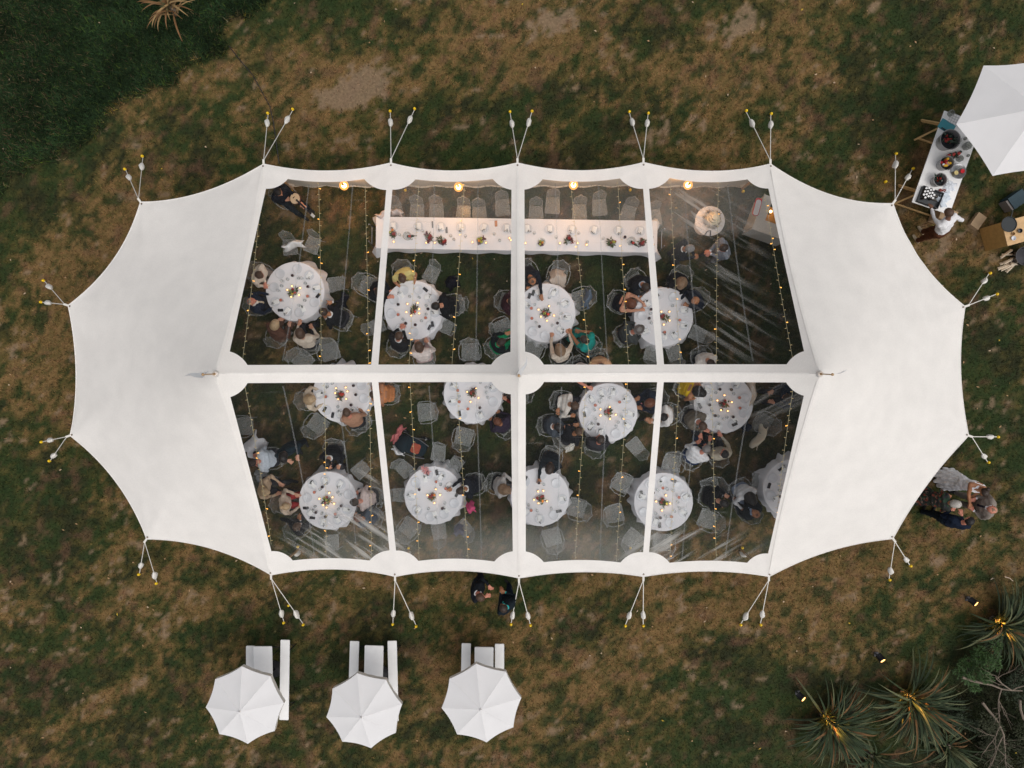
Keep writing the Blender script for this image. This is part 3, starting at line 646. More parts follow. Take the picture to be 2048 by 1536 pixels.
for k, (a, b, _) in enumerate(STR):
    n = 36; q, z = on_roof(line(a, b, n)); pts = [Vector((q[i, 0], q[i, 1], z[i] - .05 - .05 * math.sin(PI * i / (n - 1)) )) for i in range(n)]
    side = 'north' if k < 10 else 'south'
    root = thing('string_light', 'string of small warm fairy lights hung from ridge to %s eave' % side, 'string light', group='fairy lights under the %s roof slope' % side)
    mb = MB(); mb.tube(pts, .0038, 4); link('cable', mb.mesh('cable', cab), root)
    lit, off = MB(), MB()
    tot = sum((pts[i + 1] - pts[i]).length for i in range(n - 1)); d = random.uniform(.05, .2); sgn = 1
    while d < tot - .1:
        acc = 0
        for i in range(n - 1):
            L = (pts[i + 1] - pts[i]).length
            if acc + L >= d: p = pts[i].lerp(pts[i + 1], (d - acc) / L); break
            acc += L
        sgn = -sgn; e = p + Vector((sgn * .035, random.uniform(-.02, .02), -.01)); t_ = lit if random.random() < .17 else off
        t_.tube([p, e], .005, 4); t_.ball(e, .0125 if t_ is lit else .008, 6, 4); d += random.uniform(.13, .19)
    for nm, m_, M_ in (('lit_bulbs', lit, fair), ('dim_bulbs', off, fairdim)):
        if m_.v: o = link(nm, m_.mesh(nm, M_), root); o['kind'] = 'stuff'
# four globe lamps on the north eave
glob = mat_emit('lamp_filament', (1.0, .66, .30), 30.0)
mgl, tgl, ogl = nt('lamp_globe'); e_ = tgl.nodes.new('ShaderNodeEmission'); e_.inputs[0].default_value = (1, .42, .10, 1); e_.inputs[1].default_value = 2.4; tt_ = tgl.nodes.new('ShaderNodeBsdfTransparent'); tt_.inputs[0].default_value = (1, .85, .7, 1); mm_ = tgl.nodes.new('ShaderNodeMixShader'); mm_.inputs[0].default_value = .45
tgl.links.new(tt_.outputs[0], mm_.inputs[1]); tgl.links.new(e_.outputs[0], mm_.inputs[2]); tgl.links.new(mm_.outputs[0], ogl.inputs['Surface']); mgl.cycles.emission_sampling = 'NONE'; brass = mat('lamp_brass', (.45, .30, .10), .35, metal=.8)
for k, (px, py) in enumerate(((688, 371), (917, 374), (1147, 370), (1376, 370))):
    p = P(px, py, 1.72); root = thing('globe_lamp', 'glowing warm globe lamp hanging inside the north eave', 'lamp', p, 0, 'globe lamps along the north eave')
    mb = MB(); mb.ball((0, 0, 0), .062, 12, 8); link('bulb', mb.mesh('bulb', glob), root)
    mb = MB(); mb.ball((0, 0, 0), .115, 16, 12); link('globe', mb.mesh('globe', mgl), root)
    mb = MB(); mb.lathe([(.03, .07), (.03, .13), (.012, .15)], 10); link('socket', mb.mesh('socket', brass), root)
    yw = .22
    mb = MB(); mb.tube([(0, 0, .14), (0, .02, .26), (0, yw, .34)], .006, 5); link('flex', mb.mesh('flex', cab), root)
    l = bpy.data.lights.new('globe_light', 'POINT'); l.energy = 26; l.color = (1.0, .50, .18); l.shadow_soft_size = .09; lo = bpy.data.objects.new('globe_light', l); COL.objects.link(lo); lo.parent = root; lo.location = (0, -.10, -.16)

# =================================================================== FURNITURE TEMPLATES
CLOTH = mat_fabric('table_linen', (.80, .79, .82), .06, .3, 90)
NAPK = mat_fabric('napkin_linen', (.88, .88, .88), .08, .5, 60)
CHINA = mat('white_china', (.64, .65, .69), .25, .02, spec=.5)
ACRY = mat_clear('clear_acrylic', (.86, .87, .87), .115, .015, .28)
ACRE = mat_clear('acrylic_edge', (.84, .85, .85), .12, .02, .25, (.80, .80, .80))
GLAS = mat_clear('drinking_glass', (.88, .90, .90), .10, .06, .05)
WINE = mat('red_wine', (.03, .004, .008), .2, .05); ROSE = mat('rose_wine', (.55, .16, .10), .25, .05); GREENM = mat('sprig_green', (.025, .03, .02), .6)
PHON = mat('phone_black', (.015, .015, .02), .2, .05, spec=.6); FLAME = mat_emit('candle_flame', (1.0, .48, .16), 7.0, False); WAX = mat('candle_wax', (.85, .72, .55), .5, .05)
STEEL = mat('brushed_steel', (.35, .35, .36), .3, .1, metal=.9); WOODD = mat('trestle_wood', (.50, .32, .14), .55, .25, 9)
PLY = mat('plywood', (.46, .26, .085), .55, .2, 11); PLYT = mat('plywood_top', (.55, .35, .17), .5, .18, 9); CARD = mat('cardboard', (.36, .25, .15), .8, .1, 12)
TABLE_Z = .75
def tb(): m = MB(); m.lathe([(.745, .705), (.755, .712), (.755, .735), (.745, .74)], 40); return m.mesh('tabletop', WOODD)
def tl():
    m = MB(); m.tube([(-.42, -.28, 0), (-.42, -.28, .705)], .017, 8); return m.mesh('leg', STEEL)
TT, TLEG = tb(), tl()
def cloth_mesh(R, seed, corner=0.33, base=0.30):
    rnd = random.Random(seed); n = 120; rings = [(0, 0)]; ph = rnd.uniform(0, 6.28); k1, k2 = rnd.randint(13, 17), rnd.randint(21, 27)
    rows = []
    for r in (.02, .25, .5, .68): rows.append([(R * r / .76 if r < .7 else R, 0.0)] * n)
    vs_, fs = [], []
    def add_row(f):
        for i in range(n):
            a = 2 * PI * i / n; r, z = f(a); vs_.append((r * math.cos(a), r * math.sin(a), z))
    wr = lambda a, s: .004 * math.sin(5 * a + ph) * s
    add_row(lambda a: (.02, .752)); add_row(lambda a: (.33 * R, .7525 + .001 * math.sin(4 * a))); add_row(lambda a: (.68 * R, .752 + wr(a, .3)))
    add_row(lambda a: (.97 * R, .752)); add_row(lambda a: (R, .7485)); add_row(lambda a: (R + .008, .738))
    def drop(a):
        c = abs(math.cos(2 * (a - ph))); return base + corner * max(0, (abs(math.sin(2 * (a - ph)))) - .35) / .65
    for t in (.12, .3, .5, .75, 1.0):
        def f(a, t=t):
            d = drop(a); fold = .5 + .5 * math.sin(k1 * a + ph * 2 + 1.3 * math.sin(3 * a)); fold2 = math.sin(k2 * a + 1)
            c = max(0, abs(math.sin(2 * (a - ph))) - .35) / .65
            return (R + .008 + t * (.035 + .10 * fold * (.3 + c) + .015 * fold2), .738 - d * t + .01 * fold2 * t)
        add_row(f)
    nr = len(vs_) // n
    for j in range(nr - 1):
        for i in range(n): fs.append((j * n + i, j * n + (i + 1) % n, (j + 1) * n + (i + 1) % n, (j + 1) * n + i))
    fs.append(tuple(range(n)))
    m = MB(); m.add(vs_, [tuple(reversed(f)) for f in fs]); return m.mesh('tablecloth', CLOTH)
# --- clear chairs
def slab_poly(mb, outline, z, th, mi=0):
    n = len(outline); vs_ = [(x, y, z) for x, y in outline] + [(x, y, z + th) for x, y in outline]
    mb.add(vs_, [tuple(reversed(range(n))), tuple(range(n, 2 * n))] + [(i, (i + 1) % n, n + (i + 1) % n, n + i) for i in range(n)], mi)
def chair_tpl(arms):
    w = .245 if arms else .195; d = .23 if arms else .21
    m = MB(); slab_poly(m, [(-w * .86, -d), (w * .86, -d), (w * .95, -d * .3), (w, d * .9), (w * .85, d), (-w * .85, d), (-w, d * .9), (-w * .95, -d * .3)], .44, .022); seat = m.mesh('seat', ACRY)
    m = MB(); ol = [(-w * .86, -d), (w * .86, -d), (w, d * .9), (w * .85, d), (-w * .85, d), (-w, d * .9)]; m.tube([(x, y, .451) for x, y in ol], .008, 6, close=True); rim = m.mesh('seat_rim', ACRE)
    # back: curved leaning sheet, rounded top
    m = MB(); nx, nz = 8, 8; vs_ = []
    H = .46
    for j in range(nz + 1):
        s = j / nz; ww = (w * .86 + (.04 if arms else .0) * math.sin(PI * s * .6)) * (1 if s < .6 else math.sqrt(max(0.02, 1 - ((s - .6) / .41) ** 2)))
        for i in range(nx + 1):
            q = -1 + 2 * i / nx; vs_.append((ww * q, -d - .02 - s * (.13) + .05 * q * q * (1 if arms else .6), .46 + H * s))
    m.add(vs_, [(j * (nx + 1) + i, j * (nx + 1) + i + 1, (j + 1) * (nx + 1) + i + 1, (j + 1) * (nx + 1) + i) for j in range(nz) for i in range(nx)]); back = m.mesh('backrest', ACRY)
    edge = [vs_[j * (nx + 1)] for j in range(nz + 1)] + [vs_[nz * (nx + 1) + i] for i in range(1, nx)] + [vs_[j * (nx + 1) + nx] for j in range(nz, -1, -1)]
    m = MB(); m.tube(edge, .008, 6); bed = m.mesh('back_rim', ACRE)
    legs = []
    for sx, sy in ((-1, 1), (1, 1), (-1, -1), (1, -1)):
        m = MB(); x, y = sx * w * .84, sy * d * .86; m.tube([(x, y, .445), (x * 1.02, y + (-.05 if sy < 0 else .01), 0)], .015, 6, r1=.010); legs.append(('leg', m.mesh('leg', ACRE)))
    parts = [('seat', seat, [('seat_rim', rim)]), ('backrest', back, [('back_rim', bed)])] + legs
    if arms:
        for s in (-1, 1):
            m = MB(); pts = [(s * w * .80, -d - .07, .70), (s * (w + .045), -d * .55, .685), (s * (w + .05), d * .25, .675), (s * (w + .035), d * .72, .64), (s * w * .97, d * .78, .56), (s * w * .92, d * .75, .46)]
            P_ = []
            for i in range(len(pts) - 1):
                for t in np.linspace(0, 1, 4)[:-1]: P_.append(Vector(pts[i]).lerp(Vector(pts[i + 1]), t))
            P_.append(Vector(pts[-1])); m.tube(P_, .014, 6); parts.append(('arm', m.mesh('arm', ACRE)))
    return ('clear_chair', None, parts)
ARMCH, SIDECH = chair_tpl(True), chair_tpl(False)
def chair(px, face_px, arms, label, group=None, z=.45):
    p = P(px[0], px[1], z); f = P(face_px[0], face_px[1], z); rz = math.atan2(f.y - p.y, f.x - p.x) - PI / 2
    return spawn(ARMCH if arms else SIDECH, (p.x, p.y, 0), rz, label, 'chair', group)
# --- table ware
def m_plate(): m = MB(); m.lathe([(.05, 0), (.085, .004), (.125, .017), (.130, .020), (.124, .0215), (.085, .0095), (.0, .008)], 20, cap=False); return m.mesh('plate', CHINA)
def m_napkin(seed):
    r = random.Random(seed); m = MB(); w, l = .115, .175; nx, ny = 4, 6; vs_ = []
    for lay in range(2):
        for j in range(ny + 1):
            for i in range(nx + 1): vs_.append(((i / nx - .5) * w * (1 - .06 * lay), (j / ny - .5) * l * (1 - .05 * lay), .004 + .016 * lay + r.uniform(-.003, .003) + (.006 if 0 < i < nx and 0 < j < ny and lay else 0)))
    k = (nx + 1) * (ny + 1); fs = [(lay * k + j * (nx + 1) + i, lay * k + j * (nx + 1) + i + 1, lay * k + (j + 1) * (nx + 1) + i + 1, lay * k + (j + 1) * (nx + 1) + i) for lay in (0, 1) for j in range(ny) for i in range(nx)]
    bd = [i for i in range(nx + 1)] + [j * (nx + 1) + nx for j in range(1, ny + 1)] + [ny * (nx + 1) + i for i in range(nx - 1, -1, -1)] + [j * (nx + 1) for j in range(ny - 1, 0, -1)]
    fs += [(bd[i], bd[(i + 1) % len(bd)], k + bd[(i + 1) % len(bd)], k + bd[i]) for i in range(len(bd))]
    m.add(vs_, fs); return m.mesh('napkin', NAPK)
def m_sprig():
    m = MB()
    for k in range(7): a = random.uniform(0, 6.28); m.leaf((random.uniform(-.01, .01), random.uniform(-.03, .03), .03), (math.cos(a), math.sin(a), .15), random.uniform(.03, .06), .014)
    m.tube([(-.03, -.025, .03), (.03, .03, .032)], .003, 4); return m.mesh('sprig', GREENM)
PLATE = m_plate(); NAPS = [m_napkin(i) for i in range(4)]; SPRIGS = [m_sprig() for _ in range(4)]
def m_glass(): m = MB(); m.lathe([(.032, 0), (.03, .004), (.005, .008), (.005, .085), (.03, .105), (.043, .14), (.042, .175), (.035, .21)], 12, cap=False); return m.mesh('glass', GLAS)
def m_wine(mt): m = MB(); m.lathe([(.004, .092), (.028, .108), (.040, .14), (.040, .15), (.0, .151)], 12, cap=False); return m.mesh('wine', mt)
def m_tumbler(): m = MB(); m.lathe([(.034, 0), (.038, .10), (.036, .10), (.032, .008), (0, .007)], 12, cap=False); return m.mesh('tumbler', GLAS)
GLASS, WINER, WINEP, TUMB = m_glass(), m_wine(WINE), m_wine(ROSE), m_tumbler()
def m_candle():
    a = MB(); a.lathe([(.030, 0), (.034, .06), (.031, .06), (.028, .005), (0, .005)], 12, cap=False); b = MB(); b.lathe([(.027, .006), (.027, .035), (0, .036)], 12, cap=False); c = MB(); c.ball((0, 0, .06), (.012, .012, .026), 8, 6)
    return ('candle', None, [('holder', a.mesh('holder', GLAS)), ('wax', b.mesh('wax', WAX)), ('flame', c.mesh('flame', FLAME))])
CANDLE = m_candle()
def m_phone(): m = MB(); m.slab((0, 0, .006), .075, .15, .010, .012); return m.mesh('phone', PHON)
PHONE = m_phone()
MENU = [mat('menu_dark', (.03, .03, .035), .5), mat('menu_grey', (.16, .17, .18), .5), mat('menu_orange', (.50, .22, .10), .6)]
FR = {'apple': mat('fruit_green', (.33, .36, .06), .35, .2, 25), 'orange': mat('fruit_orange', (.62, .24, .04), .4, .15, 30), 'red': mat('fruit_red', (.24, .022, .018), .35, .3, 30), 'grape': mat('grape_dark', (.10, .012, .02), .35, .3, 60),
      'leaf': mat('leaf_dark', (.03, .055, .018), .5, .3, 40), 'leafg': mat('leaf_grey', (.10, .14, .07), .6, .3, 40), 'pink': mat('petal_pink', (.62, .26, .26), .6, .15, 40), 'cream': mat('petal_cream', (.72, .62, .5), .6, .1, 40), 'dry': mat('dried_leaf', (.20, .14, .09), .8, .3, 40)}
def fruit_mesh(kind):
    m = MB(); r = .038; prof = [(.004, .056), (.012, .066), (.028, .066), (r, .045), (.034, .018), (.02, .002), (.0, .0)]
    m.lathe(prof[::-1], 10, cap=False); m.tube([(0, 0, .055), (.004, 0, .078)], .0025, 4); return m.mesh('fruit', FR[kind])
FRUIT = {k: fruit_mesh(k) for k in ('apple', 'orange', 'red')}
def grape_mesh(seed, key='grape'):
    r = random.Random(seed); m = MB()
    for k in range(34):
        t = r.random(); m.ball((r.gauss(0, .022), (t - .5) * .12, .014 + abs(r.gauss(0, .012))), .0115 * r.uniform(.8, 1.15), 6, 4)
    return m.mesh('grape_bunch', FR[key])
GRAPES = [grape_mesh(i) for i in range(3)] + [grape_mesh(9, 'red')]
def foliage_mesh(seed, key, n=16, spread=.09):
    r = random.Random(seed); m = MB()
    for k in range(n): a = r.uniform(0, 6.28); q = r.uniform(0, spread * .5); m.leaf((q * math.cos(a), q * math.sin(a), r.uniform(.01, .05)), (math.cos(a), math.sin(a), r.uniform(-.1, .6)), r.uniform(.04, spread), r.uniform(.014, .03))
    return m.mesh('foliage', FR[key], False)
FOL = {k: foliage_mesh(i, k) for i, k in enumerate(('leaf', 'leafg', 'pink', 'cream', 'dry'))}
def centrepiece(p, kind, label):
    root = thing('centrepiece', label, 'centrepiece', p, random.uniform(0, 6.28))
    m = MB(); m.lathe([(.05, 0), (.10, .03), (.105, .034), (.098, .034), (.05, .008), (0, .007)], 16, cap=False); link('bowl', m.mesh('bowl', GLAS), root)
    R = random.Random(hash(kind) % 1000 + int(abs(p[0]) * 100)); R.seed(int(abs(p[0] * 977 + p[1] * 131)))
    sets = {'red': ['red', 'red', 'red', 'G', 'G', 'leaf'], 'green': ['apple', 'apple', 'orange', 'leaf', 'leaf', 'leafg', 'red'], 'mix': ['red', 'apple', 'orange', 'red', 'G', 'leaf', 'leafg'], 'orange': ['orange', 'orange', 'red', 'red', 'G', 'leafg'], 'grape': ['G', 'G', 'R', 'red', 'leafg'], 'applegrape': ['apple', 'apple', 'apple', 'G', 'G', 'orange']}
    for i, k in enumerate(sets[kind] + (['red', 'leaf'] if kind != 'applegrape' else [])):
        a = R.uniform(0, 6.28); q = R.uniform(.015, .095)
        loc = (q * math.cos(a), q * math.sin(a), .012 + .03 * (i % 2)); rz = R.uniform(0, 6.28); s = R.uniform(.85, 1.15)
        if k in ('G', 'R'): link('grape_bunch', GRAPES[3 if k == 'R' else R.randrange(3)], root, loc, rz, s)
        elif k in FRUIT: link('fruit', FRUIT[k], root, loc, rz, s)
        else: link('foliage', FOL[k], root, loc, rz, s)
    return root

# =================================================================== ROUND TABLES
RT = {'T1': (590, 583, 'green', 'by the cream jacketed guest', 9), 'T2': (827, 620, 'red', 'of the pale yellow dress guest', 9), 'T3': (1092, 626, 'mix', 'of the teal dress guest', 9), 'T4': (1327, 634, 'red', 'of the flat cap guest', 9),
      'T5': (684, 787, 'red', 'of the tan cardigan guest', 9), 'T6': (656, 1001, 'green', 'of the beige shawl guest', 9), 'T7': (946, 788, 'red', 'of the purple patterned guest', 8), 'T8': (867, 991, 'orange', 'with the pink posy', 9),
      'T9': (1216, 825, 'mix', 'beside the pink gift bag', 10), 'T10': (1080, 994, 'orange', 'of the navy sleeved guest reaching out', 8), 'T11': (1447, 807, 'red', 'of the bright yellow dress guest', 9), 'T12': (1327, 1004, 'mix', 'with no guests seated', 9), 'T13': (1585, 978, 'red', 'half under the solid roof end', 8)}
TAB = {}
for k, (px, py, kind, who, ns) in RT.items():
    c = P(px, py, TABLE_Z); TAB[k] = c; sd_ = int(k[1:]); R = random.Random(sd_ * 13)
    t = thing('round_table', 'round folding table under white cloth, the one ' + who, 'table', (c.x, c.y, 0), R.uniform(0, 3), 'round guest tables')
    link('tabletop', TT, t)
    for a in range(4): link('leg', TLEG, t, rot=PI / 2 * a)
    tag(link('tablecloth', cloth_mesh(.765, sd_), None, (c.x, c.y, 0), R.uniform(0, 6)), 'white linen cloth draped over the round table ' + who, 'tablecloth', 'round white tablecloths')
    zt = .7535; a0 = R.uniform(0, 6.28)
    for i in range(ns):
        a = a0 + 2 * PI * i / ns + R.uniform(-.08, .08); r = .575 + R.uniform(-.03, .03)
        p = Vector((c.x + r * math.cos(a), c.y + r * math.sin(a), zt))
        tag(link('plate', PLATE, None, p), 'round white plate at a place on the table ' + who, 'plate', 'plates on the table ' + who)
        if R.random() < .72:
            q = p + Vector((R.uniform(-.02, .02), R.uniform(-.02, .02), .016)) if R.random() < .75 else Vector((c.x + .50 * math.cos(a + .22), c.y + .50 * math.sin(a + .22), zt))
            nk = tag(link('napkin', R.choice(NAPS), None, q, a + PI / 2 + R.uniform(-.35, .35)), 'folded white napkin with dark sprig on the table ' + who, 'napkin', 'napkins on the table ' + who)
            s = link('sprig', R.choice(SPRIGS), nk, (R.uniform(-.03, .03), R.choice((-1, 1)) * .07, -.004), R.uniform(0, 6))
        g = Vector((c.x + .40 * math.cos(a + .16), c.y + .40 * math.sin(a + .16), zt))
        if R.random() < .75:
            w = R.random(); mesh_ = WINER if w < .4 else WINEP if w < .7 else None
            o = spawn(('wine_glass', GLASS, [('wine', mesh_)] if mesh_ else []), g, 0, ('stemmed glass of dark red wine' if mesh_ is WINER else 'stemmed glass of pink wine' if mesh_ else 'empty stemmed glass') + ' on the table ' + who, 'glass', 'wine glasses on the table ' + who)
        if R.random() < .45:
            g = Vector((c.x + .36 * math.cos(a - .2), c.y + .36 * math.sin(a - .2), zt)); tag(link('tumbler', TUMB, None, g), 'clear water tumbler on the table ' + who, 'glass', 'tumblers on the table ' + who)
    for i in range(R.randint(2, 3)):
        a = R.uniform(0, 6.28); r = .62
        o = tag(link('phone', PHONE, None, (c.x + r * math.cos(a), c.y + r * math.sin(a), zt + .012), R.uniform(0, 3)), 'dark phone lying on the cloth of the table ' + who, 'phone', 'phones on the table ' + who)
    centrepiece((c.x + R.uniform(-.03, .03), c.y + R.uniform(-.03, .03), zt), kind, 'fruit and leaf centrepiece on the table ' + who)
    n = R.randint(4, 6)
    for i in range(n):
        a = a0 + 2 * PI * i / n + R.uniform(-.3, .3); r = R.uniform(.15, .22)
        spawn(CANDLE, (c.x + r * math.cos(a), c.y + r * math.sin(a), zt), 0, 'lit tealight in a glass on the table ' + who, 'candle', 'candles on the table ' + who)
    if k == 'T8':
        q = P(853, 938, TABLE_Z); o = thing('posy', 'pale pink flower posy at the edge of a round table', 'flowers', (q.x, q.y, .76))
        for j in range(5): link('flower', FOL['pink'], o, (R.uniform(-.07, .07), R.uniform(-.07, .07), .02), R.uniform(0, 6))

# =================================================================== HEAD TABLE
def head_table():
    A, B, C, D = P(752, 433, .75), P(1316, 442, .75), P(1313, 505, .75), P(752, 497, .75)
    ctr = (A + B + C + D) / 4; ax = ((B - A) + (C - D)).normalized(); ang = math.atan2(ax.y, ax.x); L = ((B - A).length + (C - D).length) / 2; W = ((A - D).length + (B - C).length) / 2
    t = thing('head_table', 'long straight trestle table under white cloth, set along the north wall', 'table', (ctr.x, ctr.y, 0), ang)
    for k in range(4):
        m = MB(); m.box((-L / 2 + L * (k + .5) / 4, 0, .722), (L / 4 - .006, W - .02, .03)); link('tabletop', m.mesh('tabletop', WOODD, False), t)
        for s in (-.38, .38):
            m = MB(); x = -L / 2 + L * (k + .5) / 4 + s * L / 4 * 1.6
            for sy in (-1, 1): m.tube([(x, sy * .28, 0), (x, sy * .22, .707)], .016, 6)
            m.tube([(x, -.25, .3), (x, .25, .3)], .012, 6); link('leg', m.mesh('leg', STEEL), t)
    # cloth
    m = MB(); pts = []; n1, n2 = 150, 18
    for i in range(n1): pts.append((-L / 2 + L * i / n1, -W / 2, 0, -1))
    for i in range(n2): pts.append((L / 2, -W / 2 + W * i / n2, 1, 0))
    for i in range(n1): pts.append((L / 2 - L * i / n1, W / 2, 0, 1))
    for i in range(n2): pts.append((-L / 2, W / 2 - W * i / n2, -1, 0))
    n = len(pts); rows = []
    for t_ in (0, .12, .35, .6, 1):
        row = []
        for i, (x, y, nx, ny) in enumerate(pts):
            s = i * .19; f = .5 + .5 * math.sin(s * 2.1 + 1.2 * math.sin(s * .4)); cor = math.exp(-((abs(x) - L / 2) / .16) ** 2 - ((abs(y) - W / 2) / .16) ** 2)
            off = t_ * (.02 + .035 * f + .08 * cor); dr = .36 + .03 * math.sin(s * .33) + .10 * cor
            ox, oy = nx * off, ny * off
            if cor > .3: ox += math.copysign(off * .6, x) * cor; oy += math.copysign(off * .6, y) * cor
            row.append((x + ox, y + oy, .7515 - (.006 if t_ else 0) - dr * t_))
        rows.append(row)
    ins = [(x - nx * .01, y - ny * .01, .7525) for x, y, nx, ny in pts]; rows.insert(0, ins)
    m.add(sum(rows, []), [(j * n + i, (j + 1) * n + i, (j + 1) * n + (i + 1) % n, j * n + (i + 1) % n) for j in range(len(rows) - 1) for i in range(n)] )
    gx = 60; gy = 8; vs_ = [(-L / 2 + .01 + (L - .02) * i / gx, -W / 2 + .01 + (W - .02) * j / gy, .7525 + (.003 * math.sin(i * 1.7 + j) if 0 < i < gx and 0 < j < gy else 0)) for j in range(gy + 1) for i in range(gx + 1)]
    m.add(vs_, [(j * (gx + 1) + i, j * (gx + 1) + i + 1, (j + 1) * (gx + 1) + i + 1, (j + 1) * (gx + 1) + i) for j in range(gy) for i in range(gx)])
    tag(link('tablecloth', m.mesh('tablecloth', CLOTH), None, (ctr.x, ctr.y, 0), ang), 'long white cloth draped over the head table', 'tablecloth')
    who = 'on the long head table'
    R = random.Random(4)
    for k in range(12):
        px = 790 + k * 44.5 + R.uniform(-5, 5); py = 452 + k * .9; q = P(px, py, .755); q.z = .757
        tag(link('plate', PLATE, None, q), 'white plate ' + who, 'plate', 'plates on the head table')
        nk = tag(link('napkin', R.choice(NAPS), None, q + Vector((0, 0, .016)), R.uniform(-.25, .25)), 'folded white napkin with sprig ' + who, 'napkin', 'napkins on the head table'); link('sprig', R.choice(SPRIGS), nk, (R.uniform(-.05, .05), -.075, -.004), R.uniform(0, 6))
        q = P(px + R.uniform(8, 22), py + R.uniform(8, 20), .755); q.z = .757; w = R.random(); me_ = WINER if w < .25 else WINEP if w < .4 else None
        spawn(('wine_glass', GLASS, [('wine', me_)] if me_ else []), q, 0, ('stemmed glass of dark red wine ' if me_ is WINER else 'stemmed glass of pink wine ' if me_ else 'empty stemmed glass ') + who, 'glass', 'wine glasses on the head table')
        if k % 2: 
            q = P(px - 14, py + 25, .755); q.z = .757; tag(link('tumbler', TUMB, None, q), 'clear water tumbler ' + who, 'glass', 'tumblers on the head table')
    for (px, py, kind, d) in ((787, 468, 'mix', 'red and yellow fruit'), (858, 475, 'grape', 'dark grape'), (886, 483, 'red', 'pomegranate and leaf'), (961, 481, 'applegrape', 'grape and green apple'), (1083, 484, 'applegrape', 'green apple and dark grape'), (1138, 480, 'grape', 'grape bowl'), (1223, 486, 'green', 'leafy apple'), (1284, 484, 'grape', 'red berry bowl')):
        q = P(px, py, .757); centrepiece((q.x, q.y, .757), kind, d + ' arrangement on the long head table')
    for px, py in ((788, 484), (853, 486), (870, 486), (945, 485), (972, 486), (1019, 477), (1022, 481), (1051, 487), (1155, 487), (1173, 490), (1306, 490), (1120, 487)):
        q = P(px, py, .757); spawn(CANDLE, (q.x, q.y, .757), 0, 'lit tealight in a glass on the long head table', 'candle', 'candles on the head table')
    for px, py, d, a in ((816, 474, 'west', PI), (1261, 484, 'east', rad(140))):
        q = P(px, py, .757); r = thing('wine_cooler', 'clear round cooler holding a dark bottle near the %s end of the head table' % d, 'wine cooler', (q.x, q.y, .757))
        m = MB(); m.lathe([(.09, 0), (.115, .18), (.108, .18), (.085, .01), (0, .008)], 18, cap=False); link('bucket', m.mesh('bucket', GLAS), r)
        b = tag(link('bottle', BOTTLE(), None, (q.x, q.y, .85), (0, rad(-72), a)), 'dark wine bottle with red label lying in the cooler near the %s end' % d, 'bottle'); b.scale = (.85,) * 3
    for (px, py, mt, w, l, nm) in ((893, 460, 1, .06, .16, 'grey'), (992, 447, 2, .07, .16, 'orange printed'), (865, 449, 1, .04, .18, 'slim grey')):
        q = P(px, py, .757); m = MB(); m.slab((0, 0, .003), w, l, .006, .005); tag(link('menu_card', m.mesh('menu_card', MENU[mt]), None, q, .05), nm + ' menu card lying on the long head table', 'menu card')
def BOTTLE():
    if 'bottle_t' in bpy.data.meshes: return bpy.data.meshes['bottle_t']
    m = MB(); m.lathe([(.036, 0), (.039, .01), (.039, .18), (.030, .215), (.015, .245), (.0135, .30), (.016, .302), (.016, .315), (0, .316)], 12, cap=False)
    m.lathe([(.0398, .05), (.0398, .13)], 12, cap=False, mi=1)
    me = m.mesh('bottle_t', [mat('bottle_green', (.012, .03, .016), .12, .1, spec=.6), mat('bottle_label', (.45, .05, .04), .6)]); return me
head_table()
for i, (px, py) in enumerate(((792, 420), (834, 420), (873, 420), (927, 423), (959, 426), (1005, 411), (1072, 424), (1105, 407), (1159, 421), (1199, 411), (1256, 423), (1308, 431))):
    chair((px, py + 4), (px + (12, -2, 0, -4, 3, 4, 0, -3, 0, 4, -18, 6)[i], py + 60), False, 'clear acrylic chair without arms, drawn up behind the head table', 'clear chairs behind the head table')
